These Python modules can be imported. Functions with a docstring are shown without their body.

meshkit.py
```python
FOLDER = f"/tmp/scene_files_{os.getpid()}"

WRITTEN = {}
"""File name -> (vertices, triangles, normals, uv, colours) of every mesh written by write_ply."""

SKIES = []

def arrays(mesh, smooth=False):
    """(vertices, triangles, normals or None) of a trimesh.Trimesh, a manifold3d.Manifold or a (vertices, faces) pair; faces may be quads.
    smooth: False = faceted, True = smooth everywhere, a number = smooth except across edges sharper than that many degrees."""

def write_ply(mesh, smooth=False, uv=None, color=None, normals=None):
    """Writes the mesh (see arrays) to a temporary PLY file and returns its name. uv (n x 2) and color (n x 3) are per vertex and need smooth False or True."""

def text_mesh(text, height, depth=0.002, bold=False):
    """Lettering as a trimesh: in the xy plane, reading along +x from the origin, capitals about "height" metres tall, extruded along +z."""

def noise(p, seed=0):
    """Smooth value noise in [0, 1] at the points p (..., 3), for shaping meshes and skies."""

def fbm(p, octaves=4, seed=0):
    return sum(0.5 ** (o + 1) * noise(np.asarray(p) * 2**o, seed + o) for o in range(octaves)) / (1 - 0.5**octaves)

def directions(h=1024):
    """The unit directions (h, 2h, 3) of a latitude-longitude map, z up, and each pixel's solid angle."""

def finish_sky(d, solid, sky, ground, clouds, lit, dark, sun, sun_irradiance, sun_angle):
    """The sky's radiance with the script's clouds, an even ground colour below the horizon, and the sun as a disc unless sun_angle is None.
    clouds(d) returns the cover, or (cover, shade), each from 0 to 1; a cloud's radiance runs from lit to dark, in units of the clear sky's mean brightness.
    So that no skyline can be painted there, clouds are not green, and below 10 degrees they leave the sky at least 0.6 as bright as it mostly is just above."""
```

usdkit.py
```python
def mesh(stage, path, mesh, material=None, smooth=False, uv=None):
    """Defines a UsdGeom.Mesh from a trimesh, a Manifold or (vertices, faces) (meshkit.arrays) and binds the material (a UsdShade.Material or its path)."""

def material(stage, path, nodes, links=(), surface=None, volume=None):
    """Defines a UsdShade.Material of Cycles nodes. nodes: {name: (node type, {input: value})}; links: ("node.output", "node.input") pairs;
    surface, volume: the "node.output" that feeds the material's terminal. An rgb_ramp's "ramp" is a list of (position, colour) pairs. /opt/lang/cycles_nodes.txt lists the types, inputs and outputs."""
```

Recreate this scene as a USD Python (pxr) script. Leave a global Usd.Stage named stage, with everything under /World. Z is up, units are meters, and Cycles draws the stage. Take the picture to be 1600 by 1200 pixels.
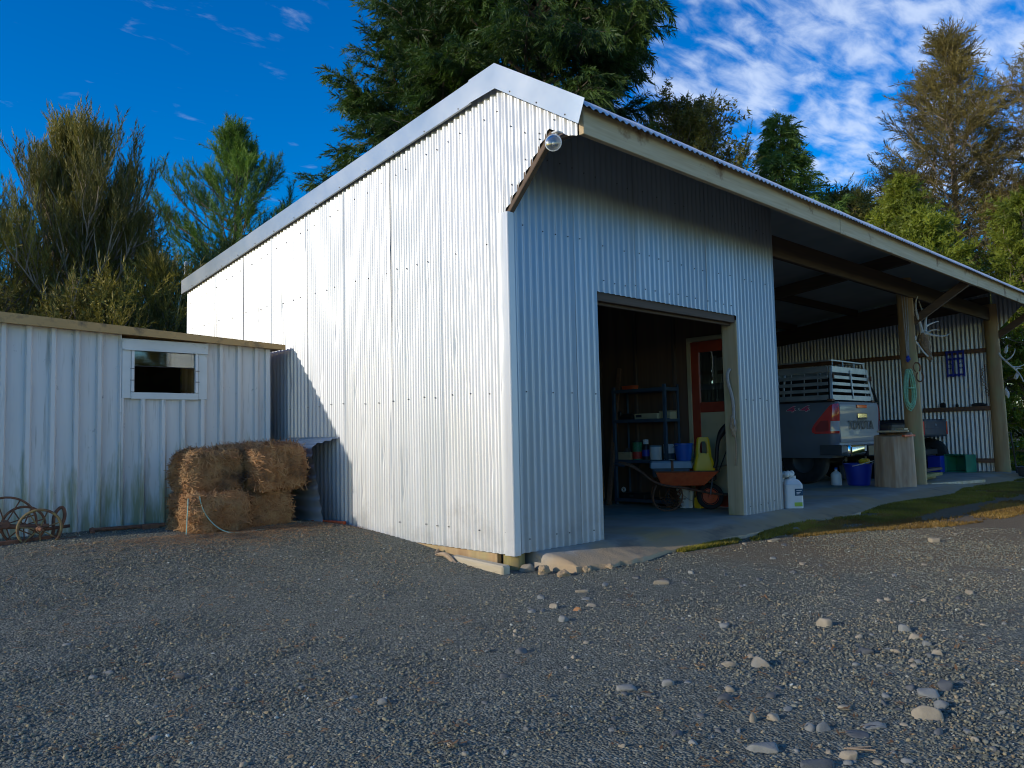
import math
import numpy as np
import trimesh
import manifold3d as m3
import shapely.geometry as sg
from shapely import affinity
import usdkit
import meshkit
from pxr import Usd, UsdGeom, UsdLux, UsdShade, Gf, Sdf, Vt

stage = Usd.Stage.CreateInMemory()
UsdGeom.SetStageUpAxis(stage, UsdGeom.Tokens.z)
UsdGeom.SetStageMetersPerUnit(stage, 1.0)
world = UsdGeom.Xform.Define(stage, '/World')
stage.SetDefaultPrim(world.GetPrim())
UsdGeom.Scope.Define(stage, '/World/Looks')

# ------------------------------------------------------------------ camera
FPX, CX, CY, CZ = 1214.4, -4.1332, -4.2818, 0.9011
YAW, PIT, ROL = 0.8017, 0.0663, -0.0221
EXPOSURE = 0.4
F_ = np.array([math.cos(PIT) * math.cos(YAW), math.cos(PIT) * math.sin(YAW), math.sin(PIT)])
R0_ = np.array([math.sin(YAW), -math.cos(YAW), 0.0])
U0_ = np.cross(R0_, F_)
R_ = R0_ * math.cos(ROL) + U0_ * math.sin(ROL)
U_ = -R0_ * math.sin(ROL) + U0_ * math.cos(ROL)
cam = UsdGeom.Camera.Define(stage, '/World/camera')
cam.AddTransformOp().Set(Gf.Matrix4d(*R_, 0, *U_, 0, *(-F_), 0, CX, CY, CZ, 1))
cam.CreateHorizontalApertureAttr(36.0)
cam.CreateVerticalApertureAttr(27.0)
cam.CreateFocalLengthAttr(36.0 * FPX / 1600.0)
cam.CreateClippingRangeAttr(Gf.Vec2f(0.05, 2000))
cam.CreateExposureAttr(EXPOSURE)

# ------------------------------------------------------------------ sun and sky
SUN_AZ, SUN_EL = math.radians(166.5), math.radians(16.5)
SUN = np.array([math.cos(SUN_EL) * math.cos(SUN_AZ), math.cos(SUN_EL) * math.sin(SUN_AZ), math.sin(SUN_EL)])
SUN_INT, SKY_STR = 0.57, 0.15
sun = UsdLux.DistantLight.Define(stage, '/World/sun_light')
z = SUN / np.linalg.norm(SUN)
xa = np.cross([0, 0, 1.0], z); xa /= np.linalg.norm(xa)
ya = np.cross(z, xa)
sun.AddTransformOp().Set(Gf.Matrix4d(*xa, 0, *ya, 0, *z, 0, 0, 0, 60, 1))
sun.CreateNormalizeAttr(True) if hasattr(sun, 'CreateNormalizeAttr') else None
sun.CreateIntensityAttr(SUN_INT)
sun.CreateAngleAttr(0.5)
sun.CreateColorAttr(Gf.Vec3f(1.0, 0.93, 0.84))
dome = UsdLux.DomeLight.Define(stage, '/World/sky')
dome.CreateIntensityAttr(1.0)
sky_mat = usdkit.material(stage, '/World/Looks/sky_material', {
    'sky': ('sky_texture', {'sky_type': 'single_scattering', 'sun_disc': False, 'sun_elevation': SUN_EL, 'sun_rotation': math.atan2(SUN[0], SUN[1]), 'air_density': 1.0, 'aerosol_density': 0.35, 'ozone_density': 2.2}),
    'sat': ('hsv', {'hue': 0.517, 'saturation': 1.75, 'value': 0.98}),
    'tc': ('texture_coordinate', {}),
    'sep': ('separate_xyz', {}),
    'zz': ('math', {'math_type': 'add', 'value2': 0.12}),
    'px': ('math', {'math_type': 'divide'}), 'py': ('math', {'math_type': 'divide'}),
    'comb': ('combine_xyz', {}),
    'map1': ('mapping', {'rotation': (0, 0, 0.35), 'scale': (1.0, 2.0, 1.0)}),
    'n1': ('noise_texture', {'scale': 8.0, 'detail': 7.0, 'roughness': 0.55, 'distortion': 0.3}),
    'n2': ('noise_texture', {'scale': 2.3, 'detail': 4.0, 'roughness': 0.55, 'distortion': 0.4}),
    'rt': ('vector_math', {'math_type': 'dot_product', 'vector2': (0.956, -0.294, 0.0)}),
    'rmask': ('map_range', {'range_type': 'smoothstep', 'from_min': 0.43, 'from_max': 0.63, 'to_min': -0.12, 'to_max': 0.195, 'clamp': True}),
    'big': ('math', {'math_type': 'multiply_add', 'value2': 0.62, 'value3': -0.31}),
    'add1': ('math', {'math_type': 'add'}), 'add2': ('math', {'math_type': 'add'}),
    'cl': ('map_range', {'range_type': 'smoothstep', 'from_min': 0.52, 'from_max': 0.94, 'to_min': 0.0, 'to_max': 0.68, 'clamp': True}),
    'mixc': ('mix_color', {'b': (4.1, 4.7, 5.7), 'use_clamp': False}),
    'bg': ('background_shader', {'strength': SKY_STR}),
}, [('sky.color', 'sat.color'), ('tc.generated', 'sep.vector'), ('sep.z', 'zz.value1'), ('sep.x', 'px.value1'), ('zz.value', 'px.value2'),
    ('sep.y', 'py.value1'), ('zz.value', 'py.value2'), ('px.value', 'comb.x'), ('py.value', 'comb.y'), ('comb.vector', 'map1.vector'),
    ('map1.vector', 'n1.vector'), ('comb.vector', 'n2.vector'), ('tc.generated', 'rt.vector1'), ('rt.value', 'rmask.value'),
    ('n2.fac', 'big.value1'), ('n1.fac', 'add1.value1'), ('rmask.result', 'add1.value2'), ('add1.value', 'add2.value1'), ('big.value', 'add2.value2'),
    ('add2.value', 'cl.value'), ('cl.result', 'mixc.fac'), ('sat.color', 'mixc.a'), ('mixc.result', 'bg.color')], surface='bg.background')
UsdShade.MaterialBindingAPI.Apply(dome.GetPrim()).Bind(sky_mat)
dome.GetPrim().SetCustomDataByKey('kind', 'structure')

# ------------------------------------------------------------------ helpers
_used = {}
def numbered(path):
    n = _used.get(path, 0); _used[path] = n + 1
    return path if n == 0 else f'{path}_{n:03d}'

def tag(o, label=None, cat=None, group=None, kind=None):
    p = o.GetPrim() if hasattr(o, 'GetPrim') else o
    for k, v in (('label', label), ('category', cat), ('group', group), ('kind', kind)):
        if v: p.SetCustomDataByKey(k, v)
    return o

def thing(name, label, cat, loc=(0, 0, 0), rz=0.0, group=None):
    x = UsdGeom.Xform.Define(stage, numbered('/World/' + name))
    x.AddTranslateOp().Set(Gf.Vec3d(*map(float, loc)))
    if rz: x.AddRotateZOp().Set(float(rz))
    tag(x, label, cat, group)
    return x

def part(parent, name, mesh, m, smooth=False, label=None, kind=None):
    base = str(parent.GetPath()) if parent is not None else '/World'
    g = usdkit.mesh(stage, numbered(base + '/' + name), mesh, m, smooth)
    if label: tag(g, label=label)
    if kind: tag(g, kind=kind)
    return g

def solo(name, label, cat, mesh, m, loc=(0, 0, 0), smooth=False, group=None, kind=None):
    g = usdkit.mesh(stage, numbered('/World/' + name), mesh, m, smooth)
    if any(loc): g.AddTranslateOp().Set(Gf.Vec3d(*map(float, loc)))
    tag(g, label, cat, group, kind)
    return g

def copy_of(src, loc, rz, label, group=None, scale=None):
    was = src.GetPrim().GetCustomData()
    base = src.GetPrim().GetName().split('_0')[0]
    x = UsdGeom.Xform.Define(stage, numbered('/World/' + base))
    x.GetPrim().GetReferences().AddInternalReference(src.GetPath())
    x.ClearXformOpOrder()
    for a in [a for a in x.GetPrim().GetAttributes() if a.GetName().startswith('xformOp')]: pass
    x.AddTranslateOp(opSuffix='at').Set(Gf.Vec3d(*map(float, loc)))
    x.AddRotateZOp(opSuffix='at').Set(float(rz))
    if scale: x.AddScaleOp(opSuffix='at').Set(Gf.Vec3f(*scale))
    x.GetPrim().SetInstanceable(True)
    tag(x, label, was.get('category'), group or was.get('group'))
    return x

def cat_(*ms):
    out_v, out_f, n = [], [], 0
    for m in ms:
        if hasattr(m, 'to_mesh'):
            mm = m.to_mesh(); v, f = np.asarray(mm.vert_properties)[:, :3], np.asarray(mm.tri_verts)
        elif isinstance(m, tuple): v, f = np.asarray(m[0], float), np.asarray(m[1], int)
        else: v, f = np.asarray(m.vertices), np.asarray(m.faces)
        if f.shape[1] == 4: f = np.vstack([f[:, [0, 1, 2]], f[:, [0, 2, 3]]])
        out_v.append(v); out_f.append(f + n); n += len(v)
    return np.vstack(out_v), np.vstack(out_f)

def tf(m, T=(0, 0, 0), rx=0, ry=0, rz=0, s=1.0):
    v, f = cat_(m)
    v = v * np.asarray(s)
    M = trimesh.transformations.euler_matrix(rx, ry, rz)[:3, :3]
    return v @ M.T + np.asarray(T, float), f

def bx(x0, x1, y0, y1, z0, z1, b=0.004):
    """A box with chamfered edges."""
    b = min(b, 0.45 * min(x1 - x0, y1 - y0, z1 - z0))
    pts = []
    for X, sx in ((x0, 1), (x1, -1)):
        for Y, sy in ((y0, 1), (y1, -1)):
            for Z, sz in ((z0, 1), (z1, -1)):
                pts += [(X, Y + sy * b, Z + sz * b), (X + sx * b, Y, Z + sz * b), (X + sx * b, Y + sy * b, Z)]
    h = trimesh.convex.convex_hull(np.array(pts))
    return np.array(h.vertices), np.array(h.faces)

def beam(p0, p1, w, h, b=0.004, up=(0, 0, 1)):
    """A chamfered bar of section w x h from p0 to p1."""
    p0, p1 = np.asarray(p0, float), np.asarray(p1, float)
    d = p1 - p0; L = np.linalg.norm(d); d /= L
    s = np.cross(d, up)
    if np.linalg.norm(s) < 1e-3: s = np.cross(d, (1, 0, 0))
    s /= np.linalg.norm(s); u = np.cross(s, d)
    v, f = bx(0, L, -w / 2, w / 2, -h / 2, h / 2, b)
    return p0 + v[:, :1] * d + v[:, 1:2] * s + v[:, 2:] * u, f

def tube(pts, r, sides=8, cap=True):
    p = np.asarray(pts, float); n = len(p)
    r = np.broadcast_to(np.asarray(r, float), (n,))
    t = np.gradient(p, axis=0); t /= np.linalg.norm(t, axis=1, keepdims=True) + 1e-12
    a = np.cross(t[0], [0, 0, 1.0] if abs(t[0][2]) < 0.9 else [1.0, 0, 0]); a /= np.linalg.norm(a)
    A = []
    for i in range(n):
        a = a - t[i] * (a @ t[i]); a /= np.linalg.norm(a) + 1e-12; A.append(a)
    A = np.array(A); B = np.cross(t, A)
    ang = np.arange(sides) * 2 * np.pi / sides
    v = p[:, None] + r[:, None, None] * (np.cos(ang)[None, :, None] * A[:, None] + np.sin(ang)[None, :, None] * B[:, None])
    i, j = np.meshgrid(np.arange(n - 1), np.arange(sides), indexing='ij')
    q = np.stack([i * sides + j, i * sides + (j + 1) % sides, (i + 1) * sides + (j + 1) % sides, (i + 1) * sides + j], -1).reshape(-1, 4)
    f = np.vstack([q[:, [0, 1, 2]], q[:, [0, 2, 3]]])
    v = v.reshape(-1, 3)
    if cap:
        k = len(v); v = np.vstack([v, p[0], p[-1]])
        j = np.arange(sides)
        f = np.vstack([f, np.stack([np.full(sides, k), (j + 1) % sides, j], 1), np.stack([np.full(sides, k + 1), (n - 1) * sides + j, (n - 1) * sides + (j + 1) % sides], 1)])
    return v, f

def spline(pts, n=24):
    p = np.asarray(pts, float)
    from scipy.interpolate import CubicSpline
    t = np.r_[0, np.cumsum(np.linalg.norm(np.diff(p, axis=0), axis=1))]
    return CubicSpline(t, p)(np.linspace(0, t[-1], n))

def lathe(profile, n=24, T=(0, 0, 0)):
    pr = np.asarray(profile, float)
    m = trimesh.creation.revolve(pr, sections=n)
    return np.array(m.vertices) + np.asarray(T, float), np.array(m.faces)

def torus(R, r, n=32, k=8):
    a, b = np.meshgrid(np.linspace(0, 2 * np.pi, n, endpoint=False), np.linspace(0, 2 * np.pi, k, endpoint=False), indexing='ij')
    v = np.stack([(R + r * np.cos(b)) * np.cos(a), (R + r * np.cos(b)) * np.sin(a), r * np.sin(b)], -1).reshape(-1, 3)
    i, j = np.meshgrid(np.arange(n), np.arange(k), indexing='ij')
    q = np.stack([i * k + j, ((i + 1) % n) * k + j, ((i + 1) % n) * k + (j + 1) % k, i * k + (j + 1) % k], -1).reshape(-1, 4)
    return v, np.vstack([q[:, [0, 1, 2]], q[:, [0, 2, 3]]])

def grid(P):
    """Faces for an (n, m, 3) array of points."""
    n, m = P.shape[:2]
    i, j = np.meshgrid(np.arange(n - 1), np.arange(m - 1), indexing='ij')
    q = np.stack([i * m + j, (i + 1) * m + j, (i + 1) * m + j + 1, i * m + j + 1], -1).reshape(-1, 4)
    return P.reshape(-1, 3), np.vstack([q[:, [0, 1, 2]], q[:, [0, 2, 3]]])

def prism(poly, h, T=(0, 0, 0)):
    """A polygon (list of 2d points or shapely) extruded along +z by h."""
    p = poly if hasattr(poly, 'exterior') else sg.Polygon(poly)
    m = trimesh.creation.extrude_polygon(p, h, engine='earcut')
    return np.array(m.vertices) + np.asarray(T, float), np.array(m.faces)

def ss(a, b, x):
    t = np.clip((np.asarray(x, float) - a) / (b - a), 0, 1)
    return t * t * (3 - 2 * t)

def rng_(s): return np.random.default_rng(s)

def to_man(m):
    v, f = cat_(m)
    return m3.Manifold(m3.Mesh(np.asarray(v, np.float32), np.asarray(f, np.uint32)))

# ------------------------------------------------------------------ materials
LK = '/World/Looks/'
def pm(name, c1, c2=None, scale=6.0, stretch=(1, 1, 1), rough=0.6, metal=0.0, bump=0.0, bscale=None, lo=0.35, hi=0.65, detail=5.0, spec=0.5, coat=0.0, c3=None, s3=None, st3=(1, 1, 1), lo3=0.55, hi3=0.7, dist=0.01, coord='pos', island=0.0, rvar=0.0):
    """A principled material whose colour wanders between c1 and c2 (and in patches c3)."""
    n = {'p': ('principled_bsdf', {'roughness': rough, 'metallic': metal, 'specular_ior_level': spec, 'coat_weight': coat})}
    L = []
    n['g'] = ('geometry', {}) if coord == 'pos' else ('texture_coordinate', {})
    src = 'g.position' if coord == 'pos' else 'g.object'
    n['m'] = ('mapping', {'scale': tuple(scale * np.array(stretch, float))})
    n['n'] = ('noise_texture', {'scale': 1.0, 'detail': detail, 'roughness': 0.6})
    L += [(src, 'm.vector'), ('m.vector', 'n.vector')]
    n['r'] = ('rgb_ramp', {'ramp': [(lo, c1), (hi, c2 if c2 is not None else c1)]})
    L += [('n.fac', 'r.fac')]
    out = 'r.color'
    if c3 is not None:
        n['m3'] = ('mapping', {'scale': tuple((s3 or scale) * np.array(st3, float)), 'location': (3.1, 7.7, 1.3)})
        n['n3'] = ('noise_texture', {'scale': 1.0, 'detail': 5.0, 'roughness': 0.62})
        n['k3'] = ('map_range', {'from_min': lo3, 'from_max': hi3, 'clamp': True})
        n['x3'] = ('mix_color', {'b': c3})
        L += [(src, 'm3.vector'), ('m3.vector', 'n3.vector'), ('n3.fac', 'k3.value'), ('k3.result', 'x3.fac'), (out, 'x3.a')]
        out = 'x3.result'
    if island:
        n['ri'] = ('geometry', {}) if coord != 'pos' else n['g']
        rn = 'ri.random_per_island' if coord != 'pos' else 'g.random_per_island'
        if coord == 'pos': del n['ri']
        n['iv'] = ('map_range', {'to_min': 1 - island, 'to_max': 1 + island})
        n['hv'] = ('hsv', {})
        L += [(rn, 'iv.value'), ('iv.result', 'hv.value'), (out, 'hv.color')]
        out = 'hv.color'
    L += [(out, 'p.base_color')]
    if rvar:
        n['rv'] = ('map_range', {'to_min': max(0.02, rough - rvar), 'to_max': min(1, rough + rvar)})
        L += [('n.fac', 'rv.value'), ('rv.result', 'p.roughness')]
    if bump:
        n['b'] = ('bump', {'strength': bump, 'distance': dist})
        if bscale:
            n['mb'] = ('mapping', {'scale': tuple(bscale * np.array(stretch, float))})
            n['nb'] = ('noise_texture', {'scale': 1.0, 'detail': 6.0, 'roughness': 0.65})
            L += [(src, 'mb.vector'), ('mb.vector', 'nb.vector'), ('nb.fac', 'b.height')]
        else: L += [('n.fac', 'b.height')]
        L += [('b.normal', 'p.normal')]
    return usdkit.material(stage, LK + name, n, L, surface='p.BSDF')

def leaf_mat(name, dark, light, tip=None, trans=0.25, clump=0.7, tipamt=0.15):
    n = {'g': ('geometry', {}), 'n': ('noise_texture', {'scale': clump, 'detail': 3.0}),
         'a': ('math', {'math_type': 'multiply_add', 'value2': 0.45}), 'b': ('math', {'math_type': 'multiply_add', 'value2': 1.9, 'value3': -0.65}),
         'r': ('rgb_ramp', {'ramp': [(0.0, dark), (1.0 - (tipamt if tip else 0), light)] + ([(1.0, tip)] if tip else [])}),
         'p': ('principled_bsdf', {'roughness': 0.55, 'specular_ior_level': 0.35}), 't': ('translucent_bsdf', {}), 'mx': ('mix_closure', {'fac': trans}),
         'tb': ('mix_color', {'blend_type': 'multiply', 'fac': 1.0, 'b': (1.25, 1.3, 0.7), 'use_clamp': False})}
    L = [('g.position', 'n.vector'), ('n.fac', 'b.value1'), ('g.random_per_island', 'a.value1'), ('b.value', 'a.value3'), ('a.value', 'r.fac'),
         ('r.color', 'p.base_color'), ('r.color', 'tb.a'), ('tb.result', 't.color'), ('p.BSDF', 'mx.closure1'), ('t.BSDF', 'mx.closure2')]
    return usdkit.material(stage, LK + name, n, L, surface='mx.closure')

def tin_mat(name, base, tint2, metal, rough, streak=(0.36, 0.36, 0.33)):
    n = {'g': ('geometry', {}), 'sep': ('separate_xyz', {}), 'm1': ('mapping', {'scale': (4, 4, .45)}), 'n1': ('noise_texture', {'scale': 1.0, 'detail': 6.0, 'roughness': .62}), 'r1': ('rgb_ramp', {'ramp': [(.3, base), (.7, tint2)]}),
         'm2': ('mapping', {'scale': (14, 14, .35), 'location': (3.1, 7.7, 1.3)}), 'n2': ('noise_texture', {'scale': 1.0, 'detail': 6.0, 'roughness': .65}), 'k2': ('map_range', {'from_min': .56, 'from_max': .80, 'to_max': .75, 'clamp': True}), 'x2': ('mix_color', {'b': streak}),
         'n3': ('noise_texture', {'scale': 2.4, 'detail': 7.0, 'roughness': .7}), 'zr': ('map_range', {'from_min': -.1, 'from_max': .55, 'to_min': .24, 'to_max': -.06, 'clamp': True}), 'a3': ('math', {'math_type': 'add'}), 'k3': ('map_range', {'from_min': .60, 'from_max': .80, 'to_max': .36, 'clamp': True}), 'x3': ('mix_color', {'b': (0.27, 0.245, 0.20)}),
         'm4': ('mapping', {'scale': (11, 11, 2.2), 'location': (9, 1, 4)}), 'n4': ('noise_texture', {'scale': 1.0, 'detail': 7.0, 'roughness': .72}), 'k4': ('map_range', {'from_min': .70, 'from_max': .78, 'to_max': .6, 'clamp': True}), 'x4': ('mix_color', {'b': (0.33, 0.22, 0.14)}),
         'nb': ('noise_texture', {'scale': 7.0, 'detail': 6.0}), 'b': ('bump', {'strength': .10, 'distance': .006}), 'rv': ('map_range', {'to_min': max(.05, rough - .1), 'to_max': rough + .12}), 'mr': ('math', {'math_type': 'multiply_add', 'value2': -metal * .8, 'value3': metal}),
         'p': ('principled_bsdf', {})}
    L = [('g.position', 'sep.vector'), ('g.position', 'm1.vector'), ('m1.vector', 'n1.vector'), ('n1.fac', 'r1.fac'), ('g.position', 'm2.vector'), ('m2.vector', 'n2.vector'), ('n2.fac', 'k2.value'), ('k2.result', 'x2.fac'), ('r1.color', 'x2.a'),
         ('g.position', 'n3.vector'), ('sep.z', 'zr.value'), ('n3.fac', 'a3.value1'), ('zr.result', 'a3.value2'), ('a3.value', 'k3.value'), ('k3.result', 'x3.fac'), ('x2.result', 'x3.a'),
         ('g.position', 'm4.vector'), ('m4.vector', 'n4.vector'), ('n4.fac', 'k4.value'), ('k4.result', 'x4.fac'), ('x3.result', 'x4.a'), ('x4.result', 'p.base_color'), ('k3.result', 'mr.value1'), ('mr.value', 'p.metallic'),
         ('g.position', 'nb.vector'), ('nb.fac', 'b.height'), ('b.normal', 'p.normal'), ('n1.fac', 'rv.value'), ('rv.result', 'p.roughness')]
    return usdkit.material(stage, LK + name, n, L, surface='p.BSDF')

def wood_mat(name, c1, c2, axis='x', rough=0.75, c3=None, fine=38.0, lo3=0.6, hi3=0.72):
    st = {'x': (0.05, 1, 1), 'y': (1, 0.05, 1), 'z': (1, 1, 0.05)}[axis]
    return pm(name, c1, c2, scale=fine, stretch=st, rough=rough, bump=0.35, dist=0.003, lo=0.3, hi=0.7, c3=c3, s3=2.2, lo3=lo3, hi3=hi3)

M = {}
M['tin'] = tin_mat('wall_tin', (0.52, 0.53, 0.525), (0.60, 0.60, 0.59), 0.35, 0.40)
M['tin2'] = tin_mat('wall_tin_older', (0.48, 0.50, 0.50), (0.57, 0.575, 0.57), 0.35, 0.42)
M['tin3'] = tin_mat('wall_tin_bright', (0.55, 0.555, 0.545), (0.63, 0.625, 0.61), 0.33, 0.38)
M['ftin'] = tin_mat('front_tin', (0.47, 0.50, 0.53), (0.54, 0.57, 0.60), 0.72, 0.38)
M['ftin2'] = tin_mat('front_tin_duller', (0.44, 0.47, 0.50), (0.51, 0.54, 0.57), 0.72, 0.40)
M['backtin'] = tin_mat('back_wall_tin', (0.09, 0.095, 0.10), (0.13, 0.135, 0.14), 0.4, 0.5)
M['intin'] = tin_mat('end_wall_tin', (0.50, 0.53, 0.56), (0.58, 0.61, 0.64), 0.6, 0.42)
M['flash'] = pm('flashing_metal', (0.42, 0.48, 0.51), (0.50, 0.53, 0.54), scale=1.6, rough=0.38, metal=0.55, rvar=0.1, c3=(0.37, 0.42, 0.46), s3=0.9, lo3=0.5, hi3=0.7)
M['roof'] = tin_mat('roof_tin', (0.66, 0.68, 0.70), (0.72, 0.74, 0.75), 0.35, 0.40)
M['oldtin'] = pm('old_galvanised_sheet', (0.42, 0.45, 0.46), (0.58, 0.60, 0.60), scale=3.0, rough=0.48, metal=0.45, c3=(0.20, 0.12, 0.06), s3=5.0, lo3=0.66, hi3=0.8, bump=0.1)
M['lean'] = usdkit.material(stage, LK + 'low_shed_paint', {
    'g': ('geometry', {}), 'sep': ('separate_xyz', {}), 'm1': ('mapping', {'scale': (6, 6, .5)}), 'n1': ('noise_texture', {'scale': 1.0, 'detail': 5.0}),
    'r1': ('rgb_ramp', {'ramp': [(.3, (0.62, 0.605, 0.56)), (.7, (0.73, 0.71, 0.66))]}),
    'm2': ('mapping', {'scale': (26, 26, 1.3)}), 'n2': ('noise_texture', {'scale': 1.0, 'detail': 6.0, 'roughness': .65}), 'k2': ('map_range', {'from_min': .56, 'from_max': .76, 'to_max': .8, 'clamp': True}), 'x2': ('mix_color', {'b': (0.20, 0.19, 0.13)}),
    'm3': ('mapping', {'scale': (15, 15, 1.6), 'location': (3, 8, 1)}), 'n3': ('noise_texture', {'scale': 1.0, 'detail': 5.0, 'roughness': .6}), 'zr': ('map_range', {'from_min': .15, 'from_max': 1.25, 'to_min': .30, 'to_max': -.05, 'clamp': True}), 'a3': ('math', {'math_type': 'add'}), 'k3': ('map_range', {'from_min': .62, 'from_max': .84, 'to_max': .75, 'clamp': True}), 'x3': ('mix_color', {'b': (0.22, 0.22, 0.06)}),
    'm4': ('mapping', {'scale': (9, 9, 7), 'location': (1, 2, 9)}), 'n4': ('noise_texture', {'scale': 1.0, 'detail': 7.0, 'roughness': .72}), 'k4': ('map_range', {'from_min': .64, 'from_max': .72, 'to_max': .7, 'clamp': True}), 'x4': ('mix_color', {'b': (0.13, 0.14, 0.13)}),
    'p': ('principled_bsdf', {'roughness': .55})},
    [('g.position', 'sep.vector'), ('g.position', 'm1.vector'), ('m1.vector', 'n1.vector'), ('n1.fac', 'r1.fac'), ('g.position', 'm2.vector'), ('m2.vector', 'n2.vector'), ('n2.fac', 'k2.value'), ('k2.result', 'x2.fac'), ('r1.color', 'x2.a'),
     ('g.position', 'm3.vector'), ('m3.vector', 'n3.vector'), ('sep.z', 'zr.value'), ('n3.fac', 'a3.value1'), ('zr.result', 'a3.value2'), ('a3.value', 'k3.value'), ('k3.result', 'x3.fac'), ('x2.result', 'x3.a'),
     ('g.position', 'm4.vector'), ('m4.vector', 'n4.vector'), ('n4.fac', 'k4.value'), ('k4.result', 'x4.fac'), ('x3.result', 'x4.a'), ('x4.result', 'p.base_color')], surface='p.BSDF')
M['brown_cap'] = pm('brown_edge_paint', (0.44, 0.255, 0.085), (0.52, 0.31, 0.11), scale=3.0, rough=0.5, c3=(0.15, 0.10, 0.05), s3=6.0)
M['white_paint'] = pm('weathered_white_paint', (0.60, 0.62, 0.58), (0.68, 0.69, 0.65), scale=4.0, rough=0.55, c3=(0.33, 0.34, 0.25), s3=7.0, lo3=0.62, hi3=0.78)
M['screw'] = pm('screw_steel', (0.12, 0.12, 0.12), (0.20, 0.19, 0.18), rough=0.5, metal=0.7)
M['fascia'] = wood_mat('fascia_timber', (0.42, 0.30, 0.155), (0.54, 0.41, 0.24), 'x', c3=(0.22, 0.115, 0.045), lo3=0.585, hi3=0.66)
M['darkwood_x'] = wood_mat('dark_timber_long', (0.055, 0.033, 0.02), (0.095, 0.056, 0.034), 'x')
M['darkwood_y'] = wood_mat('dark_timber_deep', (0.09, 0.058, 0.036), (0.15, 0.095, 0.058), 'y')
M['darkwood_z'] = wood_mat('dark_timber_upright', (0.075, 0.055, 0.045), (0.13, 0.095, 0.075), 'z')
M['redwood_y'] = wood_mat('reddish_girt_timber', (0.15, 0.075, 0.045), (0.22, 0.115, 0.065), 'y')
M['ply'] = wood_mat('back_board', (0.13, 0.075, 0.05), (0.20, 0.12, 0.075), 'z', fine=14)
M['pole'] = pm('pole_timber', (0.33, 0.20, 0.09), (0.45, 0.31, 0.15), scale=9.0, stretch=(1, 1, 0.12), rough=0.8, c3=(0.34, 0.33, 0.15), s3=1.8, st3=(1, 1, 0.4), lo3=0.54, hi3=0.72, bump=0.4, bscale=30, dist=0.004)
M['post'] = pm('door_post_timber', (0.40, 0.32, 0.19), (0.50, 0.42, 0.26), scale=20.0, stretch=(1, 1, 0.05), rough=0.75, c3=(0.26, 0.27, 0.11), s3=2.0, st3=(1, 1, 0.5), lo3=0.52, hi3=0.68, bump=0.3, dist=0.003)
M['paper'] = pm('roof_underlay', (0.30, 0.32, 0.32), (0.38, 0.39, 0.39), scale=2.0, rough=0.6)
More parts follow.
